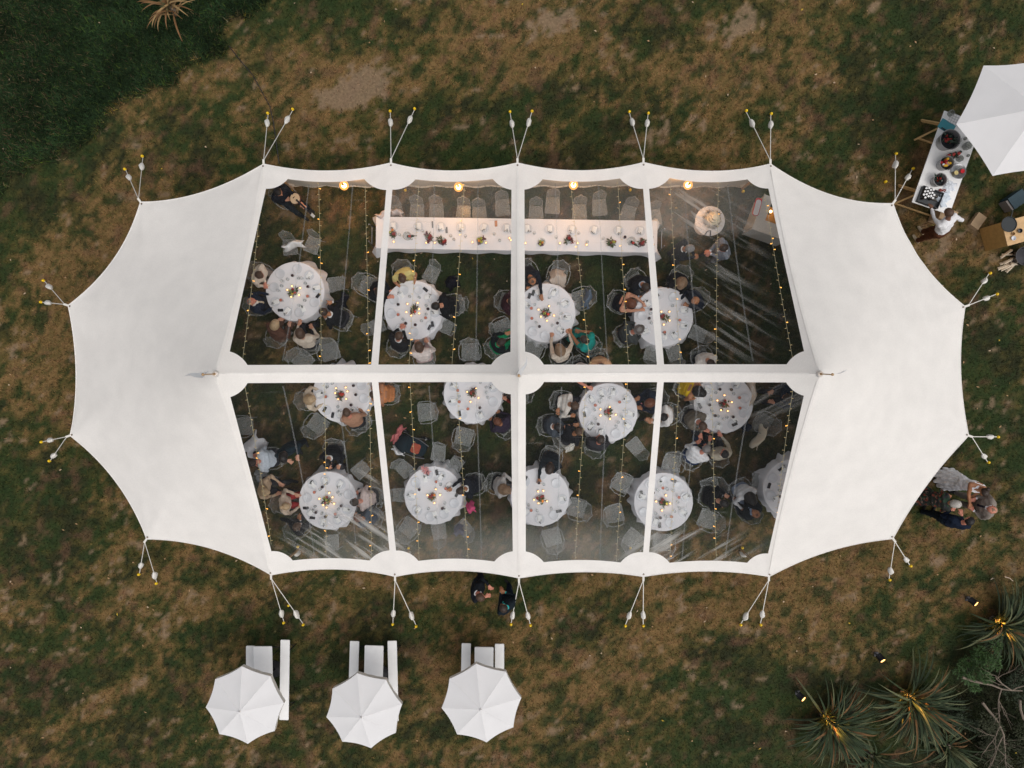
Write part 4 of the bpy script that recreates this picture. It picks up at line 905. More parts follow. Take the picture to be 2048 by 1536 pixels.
# empty chairs round the guest tables
EMPTY = [((580, 494), (590, 583), 0, 'clear chair with a white wrap over its back'), ((625, 490), (590, 583), 0, 'clear chair beside the chair draped in a white wrap'), ((672, 568), (590, 583), 0, 'clear chair next to the draped corner of a round table'), ((660, 703), (684, 787), 1, 'clear armchair standing between two tables near the ridge'), ((606, 722), (684, 790), 1, 'clear armchair tucked against the ridge strip'),
 ((863, 548), (827, 620), 0, 'clear chair beside the pale yellow dress guest'), ((914, 609), (850, 615), 0, 'clear chair behind the guest in black'), ((890, 652), (827, 620), 0, 'clear chair pushed in beside the guest in black'), ((754, 652), (827, 620), 0, 'clear chair beside the roof strip near the pale yellow dress table'), ((941, 704), (946, 788), 1, 'clear armchair standing alone near the ridge'), ((1006, 657), (1092, 626), 1, 'clear armchair beside the green jacket guest'),
 ((1116, 552), (1092, 626), 1, 'clear armchair holding a folded beige coat'), ((1163, 598), (1092, 626), 1, 'clear armchair with a denim jacket on its back'), ((1068, 697), (1092, 626), 1, 'clear armchair half under the ridge patch'), ((1396, 668), (1327, 634), 0, 'clear chair beside the creased roof panel'), ((1348, 706), (1327, 634), 0, 'clear chair pushed in near the flat cap table'), ((1303, 706), (1327, 634), 0, 'clear chair behind the flat cap guest'),
 ((636, 848), (684, 787), 1, 'clear armchair near the tan cardigan guest'), ((853, 824), (790, 830), 1, 'clear armchair turned away beside the pram'), ((928, 873), (946, 800), 1, 'clear armchair behind the purple patterned guest table'), ((877, 906), (867, 991), 0, 'clear chair at the pink posy table, between pram and table'), ((909, 932), (867, 991), 0, 'clear chair at the pink posy table beside the navy guest'), ((809, 938), (867, 991), 0, 'clear chair at the pink posy table behind the posy'), ((802, 990), (867, 991), 0, 'clear chair at the pink posy table beside the roof strip'), ((819, 1055), (867, 991), 1, 'clear armchair at the pink posy table turned outward'), ((878, 1063), (867, 991), 0, 'clear chair squarely pushed in at the pink posy table'), ((928, 1056), (867, 991), 0, 'clear chair with dark bag at the pink posy table'),
 ((721, 940), (656, 1001), 0, 'clear chair standing askew near the beige shawl table'), ((735, 1000), (656, 1001), 0, 'clear chair behind the pale pink cardigan guest'), ((489, 852), (560, 850), 1, 'clear armchair beside the white dress'), ((1271, 893), (1216, 825), 0, 'clear chair at the pink gift bag table'), ((1154, 1016), (1080, 994), 1, 'clear armchair facing the navy sleeved guest'), ((1104, 1074), (1080, 994), 1, 'clear armchair near the south eave'), ((1229, 1027), (1327, 1004), 1, 'clear armchair at the empty table, nearer the south eave'), ((1244, 966), (1327, 1004), 1, 'clear armchair at the empty table, its seat turned east'), ((1266, 1078), (1327, 1004), 1, 'clear armchair at the empty table beside the roof strip'),
 ((1344, 926), (1327, 1004), 1, 'clear armchair at the empty table, on its ridge side'), ((1421, 974), (1327, 1004), 1, 'clear armchair at the empty table beside the fairy lights'), ((1415, 1038), (1327, 1004), 1, 'clear armchair at the empty table near the suited man'), ((1325, 1085), (1327, 1004), 1, 'clear armchair under the creased south panel'), ((1520, 962), (1585, 978), 0, 'clear chair beside the table half under the solid roof'), ((1525, 845), (1447, 807), 1, 'clear armchair with a cream jacket over it'), ((664, 1085), (656, 1001), 0, 'clear chair near the south west eave'), ((722, 838), (684, 787), 1, 'clear armchair beside the tan cardigan guest'), ((737, 572), (800, 600), 1, 'clear armchair behind the dark suited man by the strip')]
for px, f, arms, lab in EMPTY: chair(px, f, bool(arms), lab)

# cloths, coats and bags
def drape(px, z, w, l, hgt, col, name, label, cat, rz=0.0, seed=0, mtl=None):
    """a garment slung over a chair back: two hanging leaves over a fold"""
    r = random.Random(seed); m = MB(); nx, ny = 12, 16; vs_ = []
    for j in range(ny + 1):
        s = -1 + 2 * j / ny
        for i in range(nx + 1):
            q = -1 + 2 * i / nx; ww = w / 2 * (1 + .12 * math.sin(5 * s + seed) + .10 * abs(s))
            y = s * l / 2 + .03 * math.sin(4 * q + seed); zz = hgt * (1 - abs(s) ** 1.6) - .05 * q * q
            vs_.append((q * ww + .015 * math.sin(9 * s), y, zz + .018 * math.sin(6 * q + 3 * s + seed) + .012 * math.sin(13 * q - 4 * s)))
    m.add(vs_, [(j * (nx + 1) + i, j * (nx + 1) + i + 1, (j + 1) * (nx + 1) + i + 1, (j + 1) * (nx + 1) + i) for j in range(ny) for i in range(nx)])
    me = m.mesh(name, mtl or mat_fabric('cloth_%s_%d' % (name, seed), col, .05, .6, 40)); p = P(px[0], px[1], z + hgt)
    o = tag(link(name, me, None, (p.x, p.y, z), rz), label, cat); md = o.modifiers.new('thickness', 'SOLIDIFY'); md.thickness = .012
    return o
drape((582, 487), .66, .52, .20, .26, (.72, .72, .72), 'wrap', 'white wrap slung over the back of a clear chair', 'wrap', .25, 1)
drape((1116, 554), .47, .40, .46, .26, (.50, .42, .36), 'coat', 'beige coat bundled on a clear armchair', 'coat', .1, 2)
drape((1176, 597), .60, .46, .20, .28, (.13, .17, .23), 'denim_jacket', 'faded blue denim jacket over the back of a clear armchair', 'jacket', rad(78), 3)
drape((1526, 878), .52, .58, .22, .34, (.66, .58, .45), 'cream_jacket', 'cream jacket slung over the back of a clear armchair', 'jacket', rad(62), 4)
drape((1510, 788), .55, .60, .22, .34, (.60, .52, .43), 'fur_wrap', 'shaggy cream wrap over a chair at the bright yellow dress table', 'wrap', rad(85), 5)
drape((762, 427), .60, .30, .20, .30, (.66, .55, .52), 'shawl', 'pale pink shawl over a chair at the west end of the head table', 'shawl', .4, 6)
drape((791, 421), .60, .30, .16, .30, (.66, .57, .54), 'shawl', 'pale pink shawl over the chair behind the roof strip at the head table', 'shawl', -.2, 7)
drape((903, 563), .05, .34, .34, .25, (.012, .012, .018), 'black_bag', 'black cloth bag slumped on the grass', 'bag', .5, 8)
drape((682, 598), .55, .36, .20, .30, (.015, .016, .022), 'black_jacket', 'black jacket over the chair beside the dark suited man', 'jacket', rad(80), 9)
drape((504, 893), .40, .55, .50, .28, (.74, .74, .78), 'white_dress_train', 'gathered white dress fabric heaped over a chair', 'fabric', .9, 10)
drape((522, 953), .50, .34, .34, .18, (.38, .40, .42), 'grey_wrap', 'grey wrap lying over a chair near the white shirt man', 'wrap', .3, 11)
drape((1140, 888), .42, .40, .30, .12, (.60, .57, .52), 'cream_wrap', 'cream wrap hanging beside the grey jacket man', 'wrap', .8, 12)
drape((941, 1018), .45, .20, .30, .28, (.72, .10, .24), 'pink_scarf', 'bright pink scarf hanging beside the navy guest', 'scarf', .2, 13)
drape((917, 1064), .45, .24, .30, .25, (.10, .10, .14), 'dark_bag', 'dark patterned bag on a chair at the pink posy table', 'bag', .1, 14)
drape((1495, 856), .40, .26, .28, .30, (.012, .018, .035), 'navy_bag', 'navy bag hanging beside the bright yellow dress table', 'bag', .4, 15)
# pink gift bag
p = P(1278, 812, .60); g = thing('gift_bag', 'pink paper gift bag with a handle beside a round table', 'gift bag', (p.x, p.y, .30), .35)
m = MB(); m.box((0, 0, .15), (.20, .10, .30)); link('bag_body', m.mesh('bag_body', mat('pink_paper', (.72, .24, .27), .6), False), g)
m = MB(); m.tube([(-.05, 0, .30), (-.04, 0, .40), (.04, 0, .40), (.05, 0, .30)], .006, 5); link('bag_handle', m.mesh('bag_handle', MATS['pink_paper']), g)

# =================================================================== CAKE TABLE, COUNTER, PRAM
c = P(1420, 442, .76)
t = thing('cake_table', 'small round white table carrying the wedding cake', 'table', (c.x, c.y, 0))
m = MB(); m.lathe([(.375, .735), (.385, .742), (.385, .755), (.378, .76), (0, .7605)], 36, cap=False); link('tabletop', m.mesh('tabletop', mat('white_lacquer', (.78, .72, .70), .4, .04)), t)
m = MB(); m.lathe([(.24, 0), (.24, .02), (.04, .04), (.035, .735)], 18); link('pedestal', m.mesh('pedestal', MATS['white_lacquer']), t)
ck = thing('wedding_cake', 'three tier cream wedding cake with leaves on a round board', 'cake', (c.x + .05, c.y + .04, .761)); ICE = mat('buttercream', (.80, .68, .48), .5, .05, 14, bump=.3, bscale=30)
for r, z0, z1, n_ in ((.235, 0, .012, 'board'), (.165, .012, .14, 'tier'), (.125, .14, .26, 'tier'), (.085, .26, .37, 'tier')):
    m = MB(); m.lathe([(r - .005, z0), (r, z0 + .008 if n_ == 'tier' else z0 + .004), (r, z1 - .015 if n_ == 'tier' else z1), (r - .02, z1), (r * .5, z1 + .002), (0, z1 + .004)], 26, cap=False); link(n_, m.mesh(n_, ICE if n_ == 'tier' else mat('cake_board', (.34, .28, .19), .6)), ck)
for k in range(9): a = k * .7; link('foliage', FOL['dry' if k % 2 else 'cream'], ck, (.19 * math.cos(a), .19 * math.sin(a), .012), a, 1.1)
for px, nm, lb, a in ((1409, 'cake_knife', 'dark handled cake knife on the cake table', rad(48)),):
    q = P(1414, 427, .765); m = MB(); m.box((0, .05, .006), (.022, .13, .012)); m.box((0, -.08, .004), (.03, .15, .003)); tag(link(nm, m.mesh(nm, PHON, False), None, q, -a), lb, 'knife')
q = P(1418, 465, .765); m = MB(); m.tube([(-.11, -.06, .01), (-.05, .03, .012), (.04, .05, .012), (.03, -.1, .01)], .014, 5); tag(link('ribbon', m.mesh('ribbon', mat('slate_ribbon', (.07, .085, .10), .6)), None, q), 'slate grey ribbon lying on the cake table', 'ribbon')
# white counter with an orange wood top inside the roof corner
a0 = P(1504, 458, .95); a1 = P(1555, 476, .95); a2 = P(1538, 392, .95); ang = math.atan2((a1 - a0).y, (a1 - a0).x); W = 1.0; L = (a2 - a0).length
t = thing('bar_counter', 'white L shaped counter with an orange wood insert beneath the east roof end', 'counter', (a0.x, a0.y, 0), ang)
wh = mat('counter_white', (.55, .52, .47), .5, .08)
m = MB(); m.box((W / 2, .16, .925), (W, .32, .05)); m.box((.12, .32 + (L - .32) / 2, .925), (.24, L - .325, .05)); link('countertop', m.mesh('countertop', wh, False), t)
m = MB(); m.box((W / 2, .05, .45), (W - .04, .03, .9)); m.box((.035, L / 2 + .04, .45), (.03, L - .1, .9)); link('front_panel', m.mesh('front_panel', wh, False), t)
m = MB(); m.box((.24 + .33, .34 + .20, .80), (.62, .38, .03)); link('wood_shelf', m.mesh('wood_shelf', mat('orange_wood', (.62, .26, .03), .5, .15, 10), False), t)
q = P(1514, 414, .97); r = thing('serving_tray', 'red rimmed white oblong tray on the counter edge', 'tray', (q.x, q.y, .97), ang + rad(95))
m = MB(); m.slab((0, 0, .015), .46, .17, .03, .06); link('tray_base', m.mesh('tray_base', mat('tray_red', (.55, .01, .02), .4)), r); m = MB(); m.slab((-.02, 0, .036), .40, .135, .012, .055); link('tray_liner', m.mesh('tray_liner', CHINA), r)
q = P(1540, 424, .9); r = thing('table_lamp', 'small lit bulb on the counter behind the orange wood shelf', 'lamp', (q.x, q.y, .82)); m = MB(); m.lathe([(.05, 0), (.05, .02), (.015, .03), (.015, .10)], 12); link('base', m.mesh('base', PHON), r); m = MB(); m.ball((0, 0, .135), .04); link('bulb', m.mesh('bulb', mat_emit('small_bulb', (1, .62, .25), 9, False)), r)
# pram
p = P(818, 890, .6); r = thing('pram', 'dark navy pram with round hood, pink blanket and steel handles', 'pram', (p.x, p.y, 0), rad(-20)); NAV = mat_fabric('pram_navy', (.012, .022, .03), .02, .4, 50)
m = MB(); n = 14
vs_ = []; fs = []
for j in range(8):
    t_ = j / 7 * PI * .56
    for i in range(n + 1): a = PI * i / n; vs_.append((-.16 - .26 * math.cos(t_) * math.sin(a) * 1.0 + .10, -.24 * math.cos(a), .62 + .30 * math.sin(t_) * math.sin(a)))
for j in range(7):
    for i in range(n): fs.append((j * (n + 1) + i, j * (n + 1) + i + 1, (j + 1) * (n + 1) + i + 1, (j + 1) * (n + 1) + i))
m.add(vs_, fs); o = link('hood', m.mesh('hood', NAV), r); o.modifiers.new('t', 'SOLIDIFY').thickness = .012
m = MB(); m.slab((.05, 0, .52), .85, .42, .24, .18, n=5); link('carrycot', m.mesh('carrycot', NAV), r)
m = MB(); m.slab((.20, -.02, .645), .24, .26, .02, .05); link('red_toy', m.mesh('red_toy', mat('toy_red', (.30, .05, .02), .6, .4, 20)), r)
for s in (-1, 1):
    m = MB(); m.tube([(-.10, s * .25, .62), (.25, s * .24, .72), (.52, s * .17, .80)], .011, 6); link('handle_bar', m.mesh('handle_bar', STEEL), r)
    for x in (-.28, .32):
        m = MB(); m.tube([(x + .12 * math.cos(a), s * .25, .125 + .12 * math.sin(a)) for a in np.linspace(0, 2 * PI, 18)[:-1]], .02, 6, close=True); w = link('wheel', m.mesh('wheel', PHON), r)
        m = MB(); m.tube([(x, s * .20, .12), (x, s * .27, .12)], .03, 8); link('hub', m.mesh('hub', STEEL), w)
m = MB(); m.tube([(-.28, -.22, .12), (.05, -.18, .42)], .012, 6); m.tube([(-.28, .22, .12), (.05, .18, .42)], .012, 6); m.tube([(.32, -.22, .12), (-.05, -.18, .42)], .012, 6); m.tube([(.32, .22, .12), (-.05, .18, .42)], .012, 6); link('chassis', m.mesh('chassis', STEEL), r)
drape((793, 871), .55, .16, .52, .22, (.50, .16, .16), 'pink_blanket', 'dusty pink blanket hanging from the pram hood', 'blanket', rad(-30), 16)
drape((795, 904), .42, .34, .16, .16, (.80, .80, .82), 'lace_cloth', 'white frilled cloth hanging at the side of the pram', 'cloth', rad(-30), 17)

# =================================================================== PICNIC SETS
WHITEP = mat('white_paint', (.84, .83, .82), .45, .04, 7); LEGST = mat('dark_steel', (.03, .03, .035), .4, .1, metal=.5)
def plank_on_legs(name, c, rz, l, w, h, label, cat, group, spl):
    r = thing(name, label, cat, (c.x, c.y, 0), rz, group)
    m = MB(); m.slab((0, 0, h - .015), w, l, .03, .025); link('top' if cat == 'table' else 'seat', m.mesh(name, WHITEP), r)
    for sy in (-1, 1):
        m = MB(); y = sy * (l / 2 - .34)
        m.tube([(-w * .32, y, h - .03), (-w / 2 - spl + .05, y + sy * .05, .0)], .014, 6); m.tube([(w * .32, y, h - .03), (w / 2 + spl - .05, y + sy * .05, 0)], .014, 6); m.tube([(-w / 2 - spl + .06, y + sy * .045, .06), (w / 2 + spl - .06, y + sy * .045, .06)], .012, 6)
        m.tube([(0, y, .12), (0, y - sy * .30, h - .03)], .01, 6); link('leg_frame', m.mesh('leg_frame', LEGST), r)
def place(pt, pb, h, l, w, name, label, cat, group, spl=.08):
    a = P(*pt, h); b = P(*pb, h); d = (b - a).normalized(); c = a + d * (l / 2); plank_on_legs(name, c, math.atan2(d.y, d.x) + PI / 2, l, w, h, label, cat, group, spl)
SETS = [((525, 1293), (527, 1393), (501, 1292), (501, 1392), (570, 1280), (567.5, 1447), 'with one bench set apart'), ((748, 1291.5), (746, 1391), (709, 1282.5), (706, 1382), (784, 1282), (788, 1447), 'with evenly spaced benches'), ((968, 1294.5), (967.5, 1394), (932.5, 1287), (930.5, 1387), (999, 1288), (999, 1388), 'nearest the two standing men')]
for tt, tb_, l1, l2, r1, r2, nm in SETS:
    place(tt, tb_, .76, 2.2, .50, 'picnic_table', 'white folding picnic table under a parasol, the set ' + nm, 'table', 'picnic tables')
    place(l1, l2, .47, 2.2, .25, 'bench', 'white narrow bench on the west side of the set ' + nm, 'bench', 'picnic benches')
    place(r1, r2, .47, 2.2, .25, 'bench', 'white narrow bench on the east side of the set ' + nm, 'bench', 'picnic benches')
CANOPY = mat_fabric('canopy_cloth', (.78, .77, .775), .14, .15, 120, .04)
def parasol(c, R, n, rot, zr, zp, val, label, fringe=True):
    r = thing('parasol', label, 'parasol', (c.x, c.y, 0))
    m = MB(); K = 8; vs_ = [(0, 0, zp)]; fs = []; sub = 6; per = n * sub
    for k in range(1, K + 1):
        t = k / K
        for i in range(per):
            s = (i % sub) / sub; a0, a1 = rot + 2 * PI * (i // sub) / n, rot + 2 * PI * (i // sub + 1) / n
            x = math.cos(a0) * (1 - s) + math.cos(a1) * s; y = math.sin(a0) * (1 - s) + math.sin(a1) * s; b = 1 - .035 * 4 * s * (1 - s) * t
            vs_.append((R * t * x * b, R * t * y * b, zp + (zr - zp) * (t + .08 * t * (1 - t)) - .035 * 4 * s * (1 - s) * t * (1 - t) - .012 * 4 * s * (1 - s) * t))
    for i in range(per): fs.append((0, 1 + i, 1 + (i + 1) % per))
    for k in range(K - 1):
        for i in range(per): a = 1 + k * per; fs.append((a + i, a + per + i, a + per + (i + 1) % per, a + (i + 1) % per))
    m.add(vs_, fs); me = m.mesh('canopy', CANOPY); me.set_sharp_from_angle(angle=rad(4.5)); cn = link('canopy', me, r)
    if val > 0:
        m = MB(); b0 = 1 + (K - 1) * per; rim = [vs_[b0 + i] for i in range(per)]; lowr = [(x * 1.0, y * 1.0, z - val + .012 * math.sin(i * 2.6)) for i, (x, y, z) in enumerate(rim)]
        m.add(rim + lowr, [(i, per + i, per + (i + 1) % per, (i + 1) % per) for i in range(per)]); link('valance', m.mesh('valance', mat_fabric('valance_cloth', (.66, .63, .58), .1)), cn)
    for i in range(n):
        a = rot + 2 * PI * i / n; m = MB(); m.tube([(.03 * math.cos(a), .03 * math.sin(a), zp - .03), (R * .5 * math.cos(a), R * .5 * math.sin(a), zp + (zr - zp) * .525 - .02), (R * .985 * math.cos(a), R * .985 * math.sin(a), zr - .014)], .009, 5); link('rib', m.mesh('rib', WOODD), r)
    m = MB(); m.tube([(0, 0, 0), (0, 0, zp + .03)], .022, 10); link('pole', m.mesh('pole', WOODD), r)
    m = MB(); m.lathe([(0, zp + .045), (.02, zp + .04), (.03, zp + .02), (.02, zp)], 10, cap=False); link('finial', m.mesh('finial', CANOPY), r)
    m = MB(); m.lathe([(.24, 0), (.24, .04), (.05, .07), (.035, .30)], 16); link('base', m.mesh('base', LEGST), r)
    return r
PV = [[(488, 1330), (539, 1349), (564.5, 1404), (548, 1462), (493, 1491), (438, 1470), (414, 1417), (433, 1359)], [(716.6, 1346.7), (774.7, 1361), (804.5, 1407), (791.8, 1463.6), (740.6, 1495), (683, 1483.4), (651.7, 1436), (663.7, 1379)], [(954, 1325), (1010.6, 1340.6), (1038, 1391.8), (1024, 1457), (971, 1488), (913, 1473), (889, 1419), (903, 1354)]]
for v, s in zip(PV, SETS):
    w = [P(*q, 2.15) for q in v]; c = sum(w, Vector()) / 8; R = sum((q - c).length for q in w) / 8; a = sum(((math.atan2(q.y - c.y, q.x - c.x) + i * PI / 4 + 10 * PI + .3) % (PI / 4)) for i, q in enumerate(w)) / 8 - .3
    parasol(c, R, 8, a, 2.15, 2.50, .13, 'white octagonal parasol over the picnic set ' + s[6])
w = [P(1917, 248, 2.3), P(1969, 127, 2.3), P(1986, 349, 2.3)]
c = P(2040, 235, 2.3); parasol(c, sum((q - c).length for q in w) / 3 + .02, 6, math.atan2(w[0].y - c.y, w[0].x - c.x), 2.3, 2.95, 0, 'large white hexagonal parasol shading the drinks table')

# =================================================================== DRINKS TABLE
A, B, D = P(1824, 404, .78), P(1889, 221, .78), P(1906, 419, .78); ax = (B - A).normalized(); ang = math.atan2(ax.y, ax.x); L = (B - A).length; W = 1.02
ay = Vector((ax.y, -ax.x, 0)); ctr = A + ax * (L / 2) + ay * (W / 2)
t = thing('drinks_table', 'white topped trestle drinks table beside the hexagonal parasol', 'table', (ctr.x, ctr.y, 0), ang)
m = MB(); m.slab((0, 0, .767), L, W, .026, .012); link('tabletop', m.mesh('tabletop', WHITEP), t)
for sx in (-1, 1):
    x = sx * (L / 2 - .32); m = MB()
    for s2 in (-1, 1):
        for yy in (-1, 1):
            a_, b_ = Vector((x, yy * .36, .74)), Vector((x + s2 * .27, yy * .66, 0)); d = b_ - a_; M = d.to_track_quat('Z', 'Y').to_matrix(); m.box((a_ + b_) / 2, (.045, .07, d.length), M=M)
        d = Vector((0, 1, 0)); m.box((x + s2 * .25, 0, .10), (.03, 1.24, .06))
    m.box((x, 0, .735), (.09, .85, .04)); link('trestle', m.mesh('trestle', WOODD, False), t)
def put(px, z=.782): q = P(px[0], px[1], z); return Vector((q.x, q.y, z))
def bucket(px, r, h, label, contents, metal=True):
    base = put(px); o = thing('ice_bucket', label, 'bucket', base); m = MB()
    m.lathe([(r * .80, 0), (r, h), (r + .012, h + .006), (r - .006, h + .004), (r * .79, .012), (0, .010)], 24, cap=False); link('bucket_wall', m.mesh('bucket_wall', mat('galvanised', (.34, .34, .34), .45, .25, 25, metal=.55)), o)
    m = MB(); m.lathe([(r * .86, h * .55), (0, h * .56)], 18, cap=False); link('ice_water', m.mesh('ice_water', mat('dark_ice', (.02, .025, .03), .15, .4, 40)), o)
    for s in (-1, 1): m = MB(); m.tube([(s * (r + .002), -.05, h * .8), (s * (r + .05), -.04, h * .86), (s * (r + .05), .04, h * .86), (s * (r + .002), .05, h * .8)], .007, 5); link('handle', m.mesh('handle', STEEL), o)
    R = random.Random(int(px[0])); 
    for i in range(contents[0]):
        a = R.uniform(0, 6.28); q = R.uniform(0, r * .62)
        if contents[1] == 'bottle':
            b = tag(link('bottle', BOTTLE(), None, base + Vector((q * math.cos(a), q * math.sin(a), h * .42)), (R.uniform(-.8, .8), R.uniform(-.8, .8), R.uniform(0, 6)), .85), 'dark bottle chilling in the ' + contents[2], 'bottle', 'bottles in the ' + contents[2])
        else:
            m_ = MB(); m_.lathe([(.03, 0), (.033, .006), (.033, .105), (.026, .118), (0, .116)], 12, cap=False); nm_ = R.choice(('can_silver', 'can_yellow', 'can_yellow', 'can_silver', 'can_red'))
            mm = {'can_silver': mat('can_silver', (.5, .5, .52), .3, metal=.6), 'can_yellow': mat('can_yellow', (.75, .42, .02), .4), 'can_red': mat('can_red', (.45, .03, .03), .4)}[nm_]
            tag(link('drink_can', m_.mesh('drink_can', mm), None, base + Vector((q * math.cos(a), q * math.sin(a), h * .55)), (R.uniform(-.6, .6), R.uniform(-.6, .6), 0)), nm_[4:] + ' drink can in the ' + contents[2], 'can', 'cans in the ' + contents[2])
bucket((1887, 286), .25, .30, 'large galvanised tub packed with wine bottles on the drinks table', (9, 'bottle', 'large galvanised tub'))
bucket((1883, 331), .175, .24, 'galvanised bucket filled with yellow and silver cans', (14, 'can', 'bucket of cans'))
bucket((1870, 364), .165, .24, 'grey steel bucket holding a few dark bottles', (4, 'bottle', 'grey steel bucket'))
q = put((1893, 253)); m = MB(); m.slab((0, 0, .008), .40, .26, .016, .02); tag(link('chopping_board', m.mesh('chopping_board', mat('board_teal', (.05, .25, .30), .5, .05)), None, q, rad(-32)), 'teal chopping board on the drinks table', 'chopping board')
q = put((1887, 258), .80); m = MB(); m.box((0, 0, .006), (.13, .03, .012)); tag(link('knife_handle', m.mesh('knife_handle', PHON, False), None, q, rad(-32)), 'black knife handle on the teal chopping board', 'knife')
q = put((1911, 240)); m = MB()
for i in range(6): m.tube([(-.17 + .068 * i, -.13, .02), (-.17 + .068 * i, .13, .02)], .004, 4)
for i in range(5): m.tube([(-.17, -.13 + .065 * i, .02), (.17, -.13 + .065 * i, .02)], .004, 4)
tag(link('wire_rack', m.mesh('wire_rack', STEEL), None, q, rad(-25)), 'steel wire rack at the far end of the drinks table', 'wire rack')
JAR = MB(); JAR.lathe([(.085, 0), (.10, .05), (.10, .15), (.075, .19), (.07, .19), (.094, .15), (.094, .05), (.08, .01), (0, .009)], 18, cap=False); JAR = JAR.mesh('glass_jar', mat_clear('jar_glass', (.66, .67, .64), .18, .08))
for px, s, lb in (((1899, 228), .75, 'brown tinted glass jug at the far end of the drinks table'), ((1930, 294), 1.0, 'wide glass jar under the parasol edge on the drinks table'), ((1917, 319), .75, 'small round glass jar between bottles and can bucket'), ((1935, 312), .36, 'tiny shot glass near the drinks table edge'), ((1929, 278), .4, 'dark little glass under the parasol edge')):
    tag(link('glass_jar', JAR, None, put(px), 0, s), lb, 'jar')
for i, px in enumerate(((1903, 308), (1912, 305), (1922, 303))): tag(link('bottle', BOTTLE(), None, put(px, .825), (PI / 2, 0, rad(-60 + 6 * i))), 'dark bottle lying on the drinks table', 'bottle', 'bottles lying on the drinks table')
q = put((1916, 343)); r = thing('garnish_tray', 'round steel tray of lemon and red garnish bowls on the drinks table', 'tray', q); m = MB(); m.lathe([(.17, 0), (.20, .02), (.195, .022), (.165, .006), (0, .006)], 24, cap=False); link('tray_dish', m.mesh('tray_dish', STEEL), r)
for x, y, mt, nm in ((-.07, -.04, mat('lemon', (.72, .58, .25), .5), 'lemon_bowl'), (.09, .0, mat('cherry_red', (.6, .02, .03), .4), 'red_bowl'), (-.02, .09, GLAS, 'glass_bowl')): m = MB(); m.lathe([(.035, .008), (.055, .05), (.05, .05), (.02, .042), (0, .042)], 14, cap=False); link(nm, m.mesh(nm, mt), r, (x, y, 0))
q = put((1857, 396)); r = thing('bottle_crate', 'dark grey crate of white capped bottles on the drinks table', 'crate', q, ang + PI / 2 + rad(-2))
m = MB(); cw, cl = .56, .42; m.box((0, 0, .008), (cw, cl, .016))
for s in (-1, 1): m.box((s * (cw / 2 - .006), 0, .06), (.012, cl, .12)); m.box((0, s * (cl / 2 - .006), .061), (cw - .026, .012, .118))
link('crate_box', m.mesh('crate_box', mat('crate_grey', (.05, .055, .06), .5), False), r)
bm = MB(); bm.lathe([(.026, 0), (.026, .12), (.014, .16), (.013, .175)], 10, cap=False); bm.lathe([(.027, .172), (.027, .19), (0, .191)], 10, cap=False, mi=1); bm = bm.mesh('small_bottle', [mat('small_bottle_glass', (.06, .05, .04), .2), mat('cap_white', (.80, .80, .80), .4)])
for i in range(5):
    for j in range(3 + (i % 2)): 
        if (i, j) in ((0, 0), (1, 3)): continue
        lw = Matrix.Rotation(ang + PI / 2 + rad(-2), 3, 'Z') @ Vector((-.02 + i * .062, -.13 + j * .085 + .03 * (i % 2) * -1, .017)); tag(link('small_bottle', bm, None, q + lw), 'small bottle with a white cap standing in the grey crate', 'bottle', 'white capped bottles in the crate')
for k in range(2): tag(link('small_bottle', bm, None, q + Matrix.Rotation(ang + PI / 2, 3, 'Z') @ Vector((-.19, -.08 + .09 * k, .045)), (0, PI / 2, ang + PI / 2)), 'small bottle lying on its side in the grey crate', 'bottle', 'bottles lying in the crate')
drape((1899, 375), .785, .40, .30, .04, (.72, .75, .80), 'tea_towel', 'white tea towel near the steel tray on the drinks table', 'towel', .5, 20); drape((1889, 396), .785, .40, .34, .05, (.66, .72, .79), 'tea_towel', 'pale blue tea towel beside the bottle crate', 'towel', 1.1, 21)
q = put((1880, 381)); m = MB(); m.ball((0, 0, .02), (.05, .045, .02)); m.tube([(.04, 0, .02), (.10, .02, .02), (.14, 0, .02)], .014, 5); m.tube([(.04, -.01, .02), (.12, -.03, .02)], .012, 5); tag(link('tongs', m.mesh('tongs', mat('tongs_red', (.22, .04, .03), .5)), None, q), 'red and black tongs beside the bottle crate', 'tongs')
def carton(px, z, dx, dy, dz, rz, label, col=None):
    q = P(px[0], px[1], z + dz); r = thing('cardboard_box', label, 'box', (q.x, q.y, z), rz); mt = col or CARD; m = MB(); m.box((0, 0, dz / 2), (dx, dy, dz)); link('box_body', m.mesh('box_body', mt, False), r)
    for s in (-1, 1): m = MB(); m.box((0, s * dy * .253, dz + .004), (dx * .99, dy * .485, .004), M=Matrix.Rotation(s * .03, 3, 'X')); link('flap', m.mesh('flap', mt, False), r)
carton((1957, 442), 0, .26, .40, .16, rad(-35), 'flat brown cardboard box on the grass beside the plywood counter')
carton((1897, 430), .0, .44, .30, .52, rad(-18), 'open brown cardboard box standing by the end of the drinks table')
BLUEC = mat('carton_blue', (.02, .045, .06), .6, .15)
carton((2037, 398), 0, .46, .34, .34, rad(35), 'dark blue printed carton on the grass', BLUEC)
carton((2022, 409), 0, .13, .30, .30, rad(35), 'grey carton end beside the dark blue carton', mat('carton_grey', (.22, .20, .19), .7))
